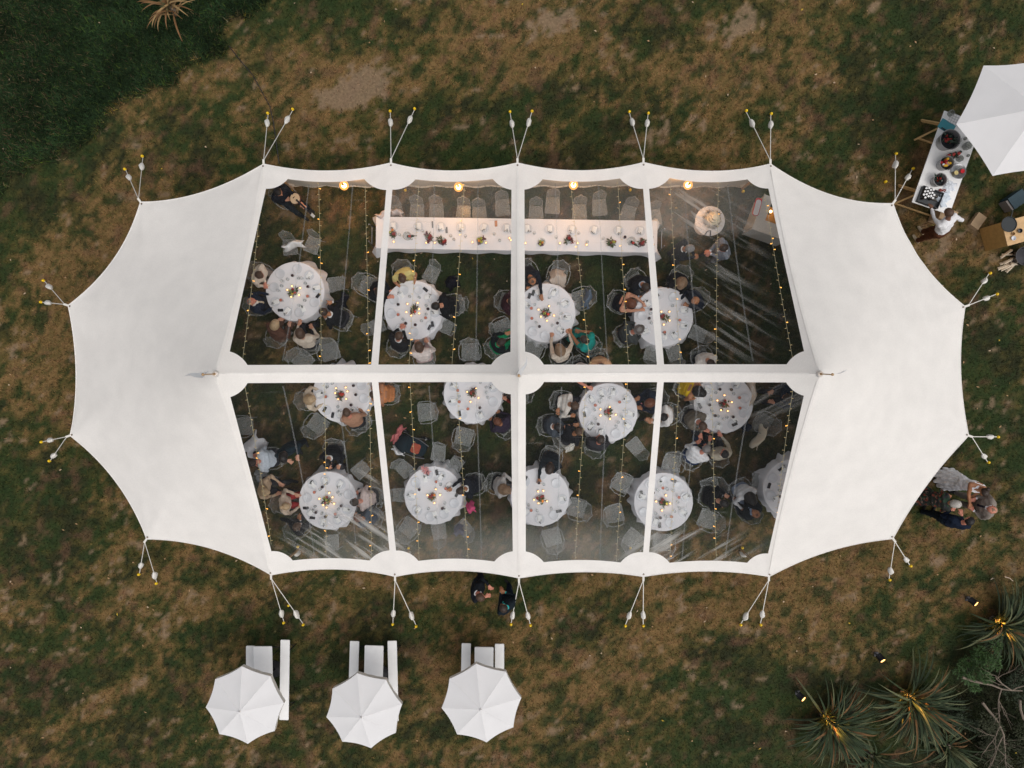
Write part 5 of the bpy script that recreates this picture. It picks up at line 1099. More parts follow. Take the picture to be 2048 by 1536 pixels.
# plywood counter
z1 = .92; a = P(2003.5, 444.5, z1); b = P(2015.5, 492, z1); fr = (a - b).normalized(); right = Vector((fr.y, -fr.x, 0)); W = (a - b).length; Lc = 1.6; c = b + fr * (W / 2) + right * (Lc / 2); ang2 = math.atan2(right.y, right.x)
r = thing('plywood_counter', 'plywood bar counter with a black pan on its pale top', 'counter', (c.x, c.y, 0), ang2)
m = MB(); m.box((0, 0, z1 - .012), (Lc, W, .024)); link('counter_top', m.mesh('counter_top', PLYT, False), r); m = MB(); m.box((-Lc / 2 + .012, 0, (z1 - .026) / 2), (.02, W - .004, z1 - .028)); link('end_panel', m.mesh('end_panel', PLY, False), r)
for s in (-1, 1): m = MB(); m.box((.02, s * (W / 2 - .014), (z1 - .026) / 2), (Lc - .05, .02, z1 - .03)); link('side_panel', m.mesh('side_panel', PLY, False), r)
q = P(2017, 449, z1); m = MB(); m.lathe([(.19, 0), (.20, .03), (.193, .03), (.185, .008), (0, .007)], 26, cap=False); m.tube([(.18, .02, .02), (.36, .06, .04)], .014, 6); tag(link('pan', m.mesh('pan', mat('cast_iron', (.02, .025, .028), .5)), None, (q.x, q.y, z1 + .001), 1.2), 'black round pan on the plywood counter', 'pan')
for px, mt, s, nm, lb in (((2038, 462), PHON, .5, 'black_bowl', 'small black bowl on the plywood counter'), ((2025, 477), CHINA, .5, 'white_cup', 'white cup on the plywood counter'), ((2025, 468), mat('amber_jar', (.20, .10, .03), .3), .35, 'amber_jar', 'little amber jar on the plywood counter')):
    q = P(*px, z1); m = MB(); m.lathe([(.08, 0), (.12, .10), (.11, .10), (.075, .012), (0, .011)], 16, cap=False); tag(link(nm, m.mesh(nm, mt), None, (q.x, q.y, z1 + .001), 0, s), lb, 'bowl' if 'bowl' in nm else 'cup' if 'cup' in nm else 'jar')
# kindling and black tub
q = P(2040, 512, .3); r = thing('log_tub', 'black tub beside the split kindling', 'tub', (q.x + .14, q.y, 0)); m = MB(); m.lathe([(.20, 0), (.25, .3), (.24, .3), (.19, .02), (0, .018)], 22, cap=False); link('tub_wall', m.mesh('tub_wall', PHON), r); m = MB(); m.lathe([(.22, .16), (0, .17)], 18, cap=False); link('tub_fill', m.mesh('tub_fill', LEGST), r)
SPLIT = mat('split_wood', (.60, .50, .38), .8, .25, 14); R = random.Random(3)
for k in range(16):
    q = P(R.uniform(2004, 2036), R.uniform(507, 538), .05); m = MB(); l = R.uniform(.24, .38); w, h = R.uniform(.05, .10), R.uniform(.03, .05)
    m.add([(-l / 2, -w / 2, 0), (l / 2, -w / 2 * .9, 0), (l / 2, w / 2, 0), (-l / 2, w / 2 * .8, 0), (-l / 2, -w * .1, h), (l / 2, .1 * w, h * .9)], [(3, 2, 1, 0), (0, 1, 5, 4), (2, 3, 4, 5), (3, 0, 4), (1, 2, 5)])
    tag(link('split_log', m.mesh('split_log', SPLIT, False), None, (q.x, q.y, .01 + .035 * (k % 4)), R.gauss(rad(18), .3)), 'pale split kindling log in the heap by the black tub', 'log', 'heap of split kindling')

# =================================================================== PEOPLE
VOX = .0145
SKIN = {'fair': mat('skin_fair', (.52, .26, .17), .5, .08, 30), 'pink': mat('skin_pink', (.55, .22, .15), .5, .08, 30), 'tan': mat('skin_tan', (.36, .16, .08), .5, .08, 30), 'brown': mat('skin_brown', (.16, .075, .045), .5, .08, 30)}
HAIRC = {'black': (.012, .010, .010), 'dark': (.035, .022, .016), 'brown': (.075, .042, .026), 'light': (.22, .14, .085), 'blonde': (.42, .30, .18), 'grey': (.20, .19, .185), 'auburn': (.13, .045, .022), 'white': (.45, .42, .38)}
HAIR = {k: mat('hair_' + k, v, .45, .35, 45, bump=.5, bscale=120) for k, v in HAIRC.items()}
EYE = mat('eye_dark', (.01, .01, .01), .2)
def clothm(c, key=None):
    k = 'clothing_%02x%02x%02x' % tuple(int(max(0, min(1, v)) * 255) for v in c)
    if k in MATS: return MATS[k]
    return mat(k, c, .85, .18, 22, bump=.35, bscale=45, spec=.1)
def floral():
    if 'floral_print' in MATS: return MATS['floral_print']
    m, t, o = nt('floral_print'); L = t.links.new; g = t.nodes.new('ShaderNodeNewGeometry'); v = t.nodes.new('ShaderNodeTexVoronoi'); v.inputs['Scale'].default_value = 16; L(g.outputs['Position'], v.inputs['Vector'])
    r = t.nodes.new('ShaderNodeValToRGB'); e = r.color_ramp.elements; e[0].position = .0; e[0].color = (.02, .025, .02, 1); e[1].position = 1; e[1].color = (.015, .02, .02, 1); r.color_ramp.interpolation = 'CONSTANT'
    for p_, c_ in ((.45, (.22, .05, .03, 1)), (.58, (.03, .07, .04, 1)), (.72, (.20, .12, .10, 1)), (.82, (.02, .02, .025, 1))): x = e.new(p_); x.color = c_
    s = t.nodes.new('ShaderNodeSeparateColor'); L(v.outputs['Color'], s.inputs[0]); L(s.outputs[0], r.inputs[0]); b = t.nodes.new('ShaderNodeBsdfPrincipled'); b.inputs['Roughness'].default_value = .8; L(r.outputs[0], b.inputs['Base Color']); L(b.outputs[0], o.inputs['Surface']); return m
def capsule(mb, a, b, ra, rb, n=10, m=4):
    a, b = Vector(a), Vector(b); d = b - a; L = d.length
    d = d / L if L > 1e-6 else Vector((0, 0, 1)); u = d.orthogonal().normalized(); w = d.cross(u); vs_, fs = [], []
    rows = [(a, -PI / 2 + PI / 2 * j / m, ra) for j in range(1, m + 1)] + [(b, PI / 2 * j / m, rb) for j in range(0, m)]
    vs_.append(a - d * ra)
    for c, t, r in rows:
        for i in range(n): x = 2 * PI * i / n; vs_.append(c + d * (r * math.sin(t)) + (u * math.cos(x) + w * math.sin(x)) * (r * math.cos(t)))
    vs_.append(b + d * rb); T = len(vs_) - 1; R = len(rows)
    for i in range(n): fs.append((0, 1 + (i + 1) % n, 1 + i)); fs.append((T, 1 + (R - 1) * n + i, 1 + (R - 1) * n + (i + 1) % n))
    for j in range(R - 1):
        for i in range(n): fs.append((1 + j * n + i, 1 + j * n + (i + 1) % n, 1 + (j + 1) * n + (i + 1) % n, 1 + (j + 1) * n + i))
    mb.add(vs_, fs)
def ik(s, t, l1, l2, pole):
    s, t = Vector(s), Vector(t); d = t - s; D = d.length
    if D > (l1 + l2) * .985: t = s + d * ((l1 + l2) * .985 / D); d = t - s; D = d.length
    if D < abs(l1 - l2) + .05: t = s + d.normalized() * (abs(l1 - l2) + .05); d = t - s; D = d.length
    a = (l1 * l1 - l2 * l2 + D * D) / (2 * D); h = math.sqrt(max(0, l1 * l1 - a * a)); u = d.normalized(); p = Vector(pole); p = p - u * p.dot(u)
    p = p.normalized() if p.length > 1e-4 else Vector((0, 0, -1)); return s + u * a + p * h, t
def make_person(head_px, face_px, label, pose='sit', top=(.02, .025, .04), bottom=(.03, .03, .035), skin='fair', hair='brown', style='short', sleeves='long', shirt=None, tie=None, lean=14, lh=None, rh=None, dress=False, shoes=(.02, .02, .02), group=None, chairlab=True, hpitch=22, print_=None, scale=1.1, girth=1.12, foot=None, hip_y=0.0, collar=None, turn=0.0):
    """lh / rh: hand targets, either photo pixel (px, py, z) or None"""
    pr = []                                                     # (a, b, ra, rb, label)
    def cap(a, b, ra, rb, l): pr.append((Vector(a), Vector(b), ra, rb, l))
    hz = .54 if pose == 'sit' else .93
    L = rad(lean); sp = Vector((0, math.sin(L), math.cos(L))); hip = Vector((0, hip_y, hz)); G = girth
    at = lambda h, f=0.0: hip + sp * h + Vector((0, math.cos(L), -math.sin(L))) * f
    neck = at(.53); hp = L * .6 + rad(hpitch); hu = Vector((0, math.sin(hp), math.cos(hp))); hf = Vector((0, math.cos(hp), -math.sin(hp))); head = neck + sp * .06 + hu * .125 + hf * .02
    # world placement from the head's pixel
    base = P(head_px[0], head_px[1], head.z * scale) if foot is None else None; f = P(face_px[0], face_px[1], head.z * scale)
    if foot is None:
        rz = math.atan2(f.y - base.y, f.x - base.x) - PI / 2; R = Matrix.Rotation(rz, 3, 'Z'); org = base - R @ (Vector((0, head.y, head.z)) * scale); org.z = 0
    else:
        org = P(foot[0], foot[1], 0); rz = math.atan2(f.y - org.y, f.x - org.x) - PI / 2; R = Matrix.Rotation(rz, 3, 'Z')
    Ri = R.transposed()
    def tgt(t):
        if t is None: return None
        q = P(t[0], t[1], t[2]) - org; q = Ri @ q; return q / scale
    X = lambda v, x: v + Vector((x, 0, 0))
    # torso
    cap(X(hip + Vector((0, .0, .01)), -.075), X(hip + Vector((0, 0, .01)), .075), .125 * G, .125 * G, 'bottom' if not dress else 'top')
    cap(X(at(.14), -.05), X(at(.14), .05), .125 * G, .125 * G, 'top'); cap(X(at(.28), -.075), X(at(.28), .075), .122 * G, .122 * G, 'top')
    cap(X(at(.39, -.01), -.105), X(at(.39, -.01), .105), .105 * G, .105 * G, 'top'); cap(X(at(.46, -.01), -.15), X(at(.46, -.01), .15), .072, .072, 'top' if sleeves != 'none' else 'skin')
    cap(at(.49, .0), X(at(.45), -.13), .06, .075, 'top'); cap(at(.49, .0), X(at(.45), .13), .06, .075, 'top')
    if sleeves == 'none': cap(X(at(.42, -.075), -.06), X(at(.42, -.075), .06), .055, .055, 'skin'); cap(X(at(.47, .03), -.06), X(at(.47, .03), .06), .06, .06, 'skin')
    if shirt: cap(at(.47, .06), at(.30, .115), .045, .026, 'shirt'); cap(X(at(.50), -.03), X(at(.50), .03), .062, .062, 'shirt')
    if tie: cap(at(.46, .102), at(.20, .148), .018, .026, 'tie')
    cap(at(.47), neck + sp * .06 + hu * .03, .056, .053, 'skin')
    # head
    c = head; cap(c + hu * .02 - hf * .012, c + hu * .028 + hf * .012, .088, .084, 'skin'); cap(c - hu * .03 + hf * .02, c - hu * .07 + hf * .042, .066, .045, 'skin')
    cap(c + hf * .095 + hu * .01, c + hf * .112 - hu * .028, .010, .016, 'skin')                                 # nose
    for s in (-1, 1):
        cap(X(c, s * .086) + hu * .012, X(c, s * .092) - hu * .022, .016, .012, 'skin'); cap(X(c + hf * .088 + hu * .008, s * .032), X(c + hf * .088 + hu * .008, s * .034), .012, .012, 'eye')
    cap(X(c + hf * .090 - hu * .055, -.018), X(c + hf * .090 - hu * .055, .018), .009, .009, 'lip')
    # legs
    bl = 'top' if dress else 'bottom'
    for s in (-1, 1):
        if pose == 'sit':
            k = Vector((s * .13, hip_y + .43, .50)); cap(X(hip, s * .095), k, .088 * G, .066, bl); an = Vector((s * .12, hip_y + .46, .09)); cap(k, Vector((s * .125, hip_y + .455, .28)), .066, .058, bl); cap(Vector((s * .125, hip_y + .455, .28)), an, .056, .042, 'skin' if dress else 'bottom')
            cap(an + Vector((0, -.03, -.045)), an + Vector((0, .14, -.055)), .042, .034, 'shoe')
        else:
            st = .05 * s + .03; k = Vector((s * .10, hip_y * .5 + st * .6 + .02, .50)); an = Vector((s * .11, st, .09)); cap(X(hip, s * .09), k, .105 * G, .082, bl); cap(k, an, .080, .056, 'bottom' if not dress else 'skin')
            cap(an + Vector((0, -.035, -.045)), an + Vector((0, .15, -.055)), .042, .035, 'shoe')
    if dress and pose == 'stand':
        for i in range(12): a = 2 * PI * i / 12; cap(hip + Vector((.05 * math.cos(a), .04 * math.sin(a), -.05)), Vector((.30 * math.cos(a), .26 * math.sin(a) + .0, .10)), .10, .055, 'top')
    if dress and pose == 'sit': cap(Vector((-.09, hip_y + .38, .50)), Vector((.09, hip_y + .38, .50)), .075, .075, 'top'); cap(Vector((-.08, hip_y + .45, .33)), Vector((.08, hip_y + .45, .33)), .07, .07, 'top')
    # arms and hands
    for s, tg in ((-1, lh), (1, rh)):
        sh = X(at(.455, -.005), s * .19); t = tgt(tg)
        if t is None:
            t = Vector((s * .15, hip_y + .34, .66)) if pose == 'sit' else Vector((s * .14, hip_y + .24, 1.08))
        el, w = ik(sh, t, .285, .255, (s * .55, -.55, -.6)); sl_ = 'skin' if sleeves in ('none', 'short') else 'top'
        cap(sh, sh.lerp(el, .55), .060 * (G * .5 + .5), .050, 'top' if sleeves != 'none' else 'skin'); cap(sh.lerp(el, .55), el, .050, .042, sl_); cap(el, el.lerp(w, .9), .044, .030, sl_)
        if shirt and sleeves == 'long': cap(el.lerp(w, .90), el.lerp(w, .97), .031, .030, 'shirt')
        d = (w - el).normalized(); sd_ = d.cross(Vector((0, 0, 1))); sd_ = sd_.normalized() if sd_.length > 1e-3 else Vector((1, 0, 0)); n_ = sd_.cross(d)
        if n_.z < 0: n_ = -n_
        cap(w - d * .02, w + d * .01, .027, .028, 'skin')
        for q in (-1, 0, 1): cap(w + sd_ * (.020 * q), w + d * .075 + sd_ * (.025 * q), .016, .014, 'skin')
        for q, fl in ((-1.5, .062), (-.5, .078), (.5, .074), (1.5, .058)):
            b0 = w + d * .08 + sd_ * (.0225 * q); b1 = b0 + d * (fl * .55) + sd_ * (.007 * q) - n_ * .012; cap(b0, b1, .0105, .0098, 'skin'); cap(b1, b1 + d * (fl * .42) + sd_ * (.004 * q) - n_ * .022, .0098, .0085, 'skin')
        tb = w + d * .015 - sd_ * (s * .03); t1 = tb + d * .032 - sd_ * (s * .028) - n_ * .006; cap(tb, t1, .0135, .0115, 'skin'); cap(t1, t1 + d * .034 - sd_ * (s * .008) - n_ * .008, .0115, .009, 'skin')
    mb = MB()
    for a, b, ra, rb, l in pr: capsule(mb, a, b, ra, rb, 8 if ra < .03 else 12, 3)
    me0 = bpy.data.meshes.new('tmp'); me0.from_pydata(mb.v, [], mb.f); o = bpy.data.objects.new('tmp', me0); COL.objects.link(o)
    md = o.modifiers.new('r', 'REMESH'); md.mode = 'VOXEL'; md.voxel_size = VOX; md.use_smooth_shade = True
    dg = bpy.context.evaluated_depsgraph_get(); me = bpy.data.meshes.new_from_object(o.evaluated_get(dg)); bpy.data.objects.remove(o); bpy.data.meshes.remove(me0)
    me.name = 'body'; n = len(me.vertices); co = np.empty(n * 3); me.vertices.foreach_get('co', co); co = co.reshape(-1, 3)
    A = np.array([p[0] for p in pr]); B = np.array([p[1] for p in pr]); ra = np.array([p[2] for p in pr]); rb = np.array([p[3] for p in pr])
    labs = ['top', 'bottom', 'skin', 'shirt', 'tie', 'shoe', 'eye', 'lip']; li = np.array([labs.index(p[4]) for p in pr])
    def nearest(Q):
        best = np.full(len(Q), 9.); bi = np.zeros(len(Q), int)
        for i in range(len(pr)):
            ab = B[i] - A[i]; t = np.clip(((Q - A[i]) @ ab) / max(ab @ ab, 1e-9), 0, 1); d = np.linalg.norm(Q - A[i] - t[:, None] * ab, axis=1) - (ra[i] + (rb[i] - ra[i]) * t)
            m = d < best; best[m] = d[m]; bi[m] = i
        return li[bi]
    vl = nearest(co); nr = np.empty(n * 3); me.vertices.foreach_get('normal', nr); nr = nr.reshape(-1, 3)
    w = np.isin(vl, (0, 1)); ph = head_px[0] * .1
    disp = (.007 * np.sin(co[:, 2] * 38 + co[:, 0] * 17 + ph) * np.sin(co[:, 0] * 26 - co[:, 1] * 21 + ph * 1.7) + .006 * np.sin(co[:, 1] * 44 + co[:, 2] * 23 - ph))
    if dress: disp = disp + np.where(co[:, 2] < hz, .012 * np.sin(np.arctan2(co[:, 0], co[:, 1]) * 14), 0)
    co = co + nr * (disp * w)[:, None]; me.vertices.foreach_set('co', co.ravel())
    pc = np.empty(len(me.polygons) * 3); me.polygons.foreach_get('center', pc); fl = nearest(pc.reshape(-1, 3))
    TOPM = floral() if print_ == 'floral' else clothm(top)
    for m_ in (TOPM, clothm(bottom), SKIN[skin], clothm(shirt or (.75, .75, .76)), clothm(tie or (.02, .02, .03)), clothm(shoes), EYE, mat('lips', (.32, .10, .08), .5)): me.materials.append(m_)
    me.polygons.foreach_set('material_index', fl.astype(np.int32)); me.update()
    root = thing('person', label, 'person', org, rz, group); root.scale = (scale,) * 3; link('body', me, root)
    # hair
    if style != 'bald' or hair:
        m = MB(); nu, nv = 20, 14; vs_, fs = [], []; R_ = random.Random(int(head_px[0] * 7 + head_px[1]))
        sx, sy, szz = .094, .110, .108; cc = c + hu * .022 - hf * .004
        for j in range(nv + 1):
            t = PI * j / nv
            for i in range(nu):
                a = 2 * PI * i / nu; x, y, z = math.sin(t) * math.sin(a), math.sin(t) * math.cos(a), math.cos(t)      # y = forward
                k = 1 + R_.uniform(-.035, .045)
                if style == 'bald': k *= .80 if (z > .35 or y > -.1) else .98
                elif style in ('short', 'cap'):
                    if y > .30 and z < .50: k = .70
                    if z < -.45: k = .70
                elif style in ('long', 'bob'):
                    if y > .38 and z < .42: k = .70
                    k *= 1.10
                    if y <= .38 and z < -.1: k *= 1.0 + ((.85 if style == 'long' else .35) * min(1, -z * 1.3) * (1 if y < .1 else .3))
                elif style == 'bun':
                    if y > .30 and z < .45: k = .70
                    if z < -.45: k = .72
                vs_.append(cc + Vector((x * sx * k, 0, 0)) + hf * (y * sy * k) + hu * (z * szz * k))
        for j in range(nv):
            for i in range(nu): fs.append((j * nu + i, (j + 1) * nu + i, (j + 1) * nu + (i + 1) % nu, j * nu + (i + 1) % nu))
        m.add(vs_, fs)
        if style == 'bun': m.ball(tuple(cc - hf * .115 + hu * .04), .05, 10, 8, jit=.06)
        link('hair', m.mesh('hair', HAIR[hair or 'grey']), root)
    if style == 'cap':
        m = MB(); vs_, fs = [], []
        for j in range(7):
            t = PI / 2 * j / 6
            for i in range(20): a = 2 * PI * i / 20; vs_.append(c + hu * (.05 + .07 * math.cos(t)) + Vector((.115 * math.sin(t) * math.sin(a), 0, 0)) + hf * (.128 * math.sin(t) * math.cos(a) + .012))
        for j in range(6):
            for i in range(20): fs.append((j * 20 + i, (j + 1) * 20 + i, (j + 1) * 20 + (i + 1) % 20, j * 20 + (i + 1) % 20))
        for q in range(11): pass
        b = len(vs_)
        for q in range(11): a = -1.0 + 2.0 * q / 10; vs_.append(c + hu * .052 + Vector((.112 * math.sin(a), 0, 0)) + hf * (.128 * math.cos(a) + .01)); vs_.append(c + hu * .032 + Vector((.09 * math.sin(a), 0, 0)) + hf * (.128 * math.cos(a) + .075))
        for q in range(10): fs.append((b + 2 * q, b + 2 * q + 1, b + 2 * q + 3, b + 2 * q + 2))
        m.add(vs_, fs); link('flat_cap', m.mesh('flat_cap', mat('tweed', (.11, .095, .09), .9, .3, 60)), root)
    if collar:
        m = MB(); ctr_ = at(.50); m.tube([ctr_ + Vector((.072 * math.sin(a), 0, 0)) + (Vector((0, math.cos(L), -math.sin(L)))) * (.072 * math.cos(a)) + sp * (.012 - .02 * math.cos(a)) for a in np.linspace(.5, 2 * PI - .5, 16)], .014, 6); link('collar', m.mesh('collar', clothm(collar)), root)
    if pose == 'sit' and chairlab:
        k = R @ Vector((0, hip_y + .02, 0)) * scale; spawn(ARMCH, (org.x + k.x, org.y + k.y, 0), rz, 'clear armchair under the ' + label.split(' at ')[0].split(' beside ')[0].split(' facing ')[0].replace('person in ', 'guest in '), 'chair')
    return root
NV = (.014, .020, .036); BK = (.010, .011, .014); GR = (.055, .06, .07); CR = (.60, .52, .43); WH = (.74, .74, .77)
def T(k): return RT[k][0], RT[k][1]
PP = make_person
TZ = .79
PP((519, 550), T('T1'), 'person in cream jacket with greying hair at a round table', top=(.58, .50, .42), bottom=(.20, .17, .15), hair='brown', skin='pink', lh=(530, 566, TZ), girth=1.18)
PP((503, 603), T('T1'), 'bald person in navy suit with a pale tie at a round table', top=NV, hair='grey', style='bald', skin='pink', shirt=(.6, .58, .55), tie=(.50, .44, .34), girth=1.22, lean=4, hpitch=2)
PP((550, 649), T('T1'), 'blonde person in brown top at a round table', top=(.10, .05, .035), hair='blonde', style='bob', bottom=(.12, .07, .05), sleeves='long', lean=18)
PP((600, 666), T('T1'), 'person in shaggy cream wrap with brown hair at a round table', top=(.52, .45, .38), hair='brown', style='bob', girth=1.18, lh=(597, 650, TZ))
PP((648, 624), (610, 605), 'person in dark suit leaning in, one hand out, at a round table', top=(.012, .013, .015), skin='tan', hair='dark', shirt=(.6, .6, .6), rh=(664, 604, 1.0), lean=22, girth=1.15)
PP((805, 557), T('T2'), 'person in pale yellow dress with brown hair in a bun at a round table', top=(.58, .50, .20), dress=True, hair='brown', style='bun', skin='tan', sleeves='short', lean=12, girth=1.1)
PP((757, 583), T('T2'), 'person in dark suit behind the roof strip at a round table', top=BK, hair='dark', skin='pink', rh=(776, 595, TZ))
PP((872, 612), T('T2'), 'person in black jacket and black hair bending over a round table', top=(.008, .009, .011), hair='black', lean=24, girth=1.25, skin='fair')
PP((798, 672), T('T2'), 'person in charcoal suit with clasped hands at a round table', top=(.018, .018, .020), hair='brown', skin='pink', shirt=(.6, .6, .6), lh=(801, 657, .82), rh=(806, 658, .82), girth=1.2)
PP((838, 693), T('T2'), 'person in white blouse and striped skirt with dark hair at a round table', top=(.66, .58, .55), bottom=(.45, .33, .32), hair='brown', style='bob', sleeves='long', lean=16)
PP((1064, 561), T('T3'), 'balding person in navy jacket reaching over the table at a round table', top=(.012, .014, .020), hair='brown', style='bald', skin='tan', lh=(1085, 600, .85), lean=20, girth=1.1)
PP((1169, 679), T('T3'), 'person in teal dress with dark hair at a round table', top=(.015, .25, .22), dress=True, hair='dark', style='bun', sleeves='short', skin='tan', lh=(1140, 664, TZ), lean=10)
PP((1119, 697), T('T3'), 'person in cream cardigan with light brown hair at a round table', top=(.58, .50, .42), hair='light', style='long', bottom=(.03, .03, .03), lh=(1103, 673, TZ), rh=(1138, 667, TZ))
PP((1203, 735), T('T9'), 'person in tan orange shawl tucked under the ridge strip', top=(.52, .30, .17), hair='dark', lean=8, girth=1.1)
PP((1024, 603), T('T3'), 'person in dark maroon jacket beside the centre strip', top=(.030, .010, .014), hair='dark', skin='fair', lean=6)
PP((1003, 684), T('T3'), 'person in black waistcoat and green blouse beside the centre strip', top=(.008, .012, .014), hair='dark', lean=8, skin='tan', collar=(.01, .28, .12), bottom=(.01, .24, .10))
PP((1291, 574), T('T4'), 'person in black jacket over a pale blue shirt at a round table', top=(.010, .012, .016), hair='dark', shirt=(.35, .45, .58), skin='tan', girth=1.1)
PP((1263, 607), T('T4'), 'person in dark sleeveless dress with auburn hair at a round table', top=(.014, .012, .02), dress=True, sleeves='none', hair='auburn', style='bob', skin='fair', rh=(1283, 620, TZ), lh=(1286, 606, TZ))
PP((1275, 660), T('T4'), 'person in flat cap and grey green coat at a round table', top=(.055, .062, .062), hair='grey', style='cap', girth=1.28, skin='pink', collar=(.5, .5, .48))
PP((1362, 569), T('T4'), 'blonde person in black top at a round table', top=(.010, .010, .012), hair='light', style='long', skin='fair')
PP((1391, 601), T('T4'), 'bald person in navy suit with hands raised at a round table', top=(.012, .016, .028), hair=None, style='bald', skin='tan', lh=(1375, 611, .85), girth=1.28, lean=8)
PP((622, 798), T('T5'), 'person with big blonde hair and cream top at a round table', top=(.55, .46, .36), hair='blonde', style='long', girth=1.05)
PP((749, 789), T('T5'), 'person in orange backless dress behind the roof strip', top=(.50, .20, .08), dress=True, sleeves='none', hair='brown', style='bun', skin='tan', girth=1.1)
PP((694, 825), T('T5'), 'person in tan brown cardigan at a round table', top=(.36, .20, .13), hair='brown', girth=1.22, lean=20, skin='pink')
PP((505, 925), (440, 930), 'person in white shirt facing away beside the white dress', top=(.56, .62, .70), hair='dark', skin='pink', bottom=(.03, .03, .04), girth=1.28, lean=18)
PP((567, 915), (600, 985), 'person in dark teal jacket standing near a round table', pose='stand', top=(.008, .018, .026), bottom=(.01, .015, .02), hair='black', style='bob', lean=8)
PP((655, 926), T('T6'), 'person in black suit at the ridge side of a round table', top=(.010, .010, .013), hair='black', shirt=(.6, .6, .6), girth=1.1)
PP((530, 983), (600, 1000), 'person in beige coat with blonde hair near the solid roof end', top=(.52, .38, .26), hair='blonde', style='long', girth=1.1)
PP((572, 1012), T('T6'), 'person in beige shawl with a red cuff at a round table', top=(.56, .45, .36), bottom=(.35, .04, .04), hair='blonde', style='bun', lh=(590, 988, TZ), girth=1.05)
PP((594, 1053), T('T6'), 'dark haired person in black suit with hands forward at a round table', top=(.009, .010, .013), hair='brown', skin='tan', lh=(586, 1040, .80), rh=(600, 1040, .80), shirt=(.55, .55, .56))
PP((710, 1004), T('T6'), 'person in pale pink cardigan with dark hair at a round table', top=(.52, .43, .41), hair='dark', skin='pink', girth=1.18, lean=20)
PP((716, 1036), T('T6'), 'person in blue grey jacket turned to talk at a round table', top=(.06, .075, .10), hair='auburn', skin='tan', girth=1.18, bottom=(.10, .11, .13))
PP((995, 843), T('T7'), 'person in purple patterned shirt with auburn hair at a round table', top=(.030, .022, .040), hair='auburn', skin='tan', girth=1.1)
PP((1022, 789), T('T7'), 'person in dark red top hidden by the centre strip', top=(.12, .02, .015), hair='dark')
PP((922, 981), T('T8'), 'person in navy jacket reaching across the table at a round table', top=(.012, .014, .022), hair='dark', skin='tan', rh=(903, 975, .83), shirt=(.6, .6, .6), lean=20, girth=1.2)
PP((1012, 980), T('T10'), 'person in grey shawl with light hair beside the centre strip', top=(.40, .38, .37), hair='light', style='long', skin='tan', bottom=(.02, .02, .02))
PP((1099, 938), T('T10'), 'person in navy sweater with brown hair reaching down at a round table', top=(.010, .014, .020), hair='dark', style='bob', skin='tan', rh=(1077, 962, TZ), lean=12)
PP((1149, 811), T('T9'), 'person in white shirt with brown hair turned sideways at a round table', top=(.62, .58, .54), hair='brown', skin='tan', bottom=(.02, .02, .025), rh=(1141, 832, .75), lh=(1117, 817, 1.0), lean=18)
PP((1116, 854), (1170, 850), 'person in grey blue jacket with cupped hands', top=(.050, .060, .075), hair='black', skin='fair', collar=(.7, .7, .7), lh=(1130, 852, .95), rh=(1131, 858, .95), girth=1.22, lean=10)
PP((1158, 863), T('T9'), 'person in black jacket with brown hair bending forward at a round table', top=(.010, .011, .014), hair='brown', skin='tan', lean=26)
PP((1201, 879), T('T9'), 'person in dark grey jacket resting chin on hand at a round table', top=(.028, .03, .035), hair='dark', skin='pink', girth=1.22, lean=12, lh=(1192, 876, .95))
PP((1170, 753), T('T9'), 'person in white sleeves half under the ridge strip', top=(.60, .52, .48), sleeves='short', hair='brown', skin='pink', rh=(1176, 774, TZ))
PP((1299, 806), T('T9'), 'person in navy dress with auburn hair at a round table', top=(.012, .022, .038), dress=True, hair='auburn', style='bob', skin='tan', girth=1.1)
PP((1327, 834), (1270, 840), 'person in white shirt and beige trousers behind the roof strip', top=(.68, .66, .65), bottom=(.30, .23, .17), hair='black', skin='tan', lh=(1301, 842, .9), rh=(1304, 838, .9), girth=1.15)
PP((1402, 785), T('T11'), 'person in bright yellow dress with black hair at a round table', top=(.66, .44, .02), dress=True, sleeves='none', hair='black', style='long', skin='tan', lean=18)
PP((1405, 851), (1445, 900), 'person in grey brown jacket cupping a drink', top=(.14, .12, .095), hair='brown', skin='pink', collar=(.72, .72, .72), lh=(1402, 868, .95), rh=(1409, 861, .95), girth=1.28, lean=12)
PP((1412, 898), (1440, 860), 'grey haired person in white shirt leaning in', top=(.68, .68, .70), hair='grey', skin='pink', girth=1.28, lean=24, bottom=(.02, .04, .10))
PP((1449, 907), (1440, 860), 'black haired person in beige jacket with crossed arms', top=(.38, .34, .27), hair='black', skin='pink', collar=(.6, .57, .5), rh=(1443, 872, .85), girth=1.22, lean=4, hpitch=6)
PP((1421, 727), (1447, 807), 'person in white top half under the ridge strip', top=(.60, .56, .52), hair='dark', lean=6)
PP((1504, 1000), (1520, 1030), 'black haired person in white shirt talking to the navy jacket man', top=(.62, .62, .64), hair='black', style='long', skin='fair', bottom=(.22, .27, .38), rh=(1484, 1018, .8), lean=8)
PP((1511, 1027), (1480, 985), 'red faced person in navy jacket and blue shirt', top=(.008, .012, .022), hair='auburn', style='bald', skin='tan', shirt=(.30, .38, .52), girth=1.25, lean=4, hpitch=0)
PP((1447, 1006), (1500, 1020), 'person in black suit with black hair sitting turned to others', top=(.008, .008, .010), hair='black', girth=1.28, lean=10, bottom=(.012, .012, .015))
PP((1574, 795), T('T11'), 'person in dark navy jacket beneath the solid roof edge', top=(.010, .018, .034), hair='dark', girth=1.15)
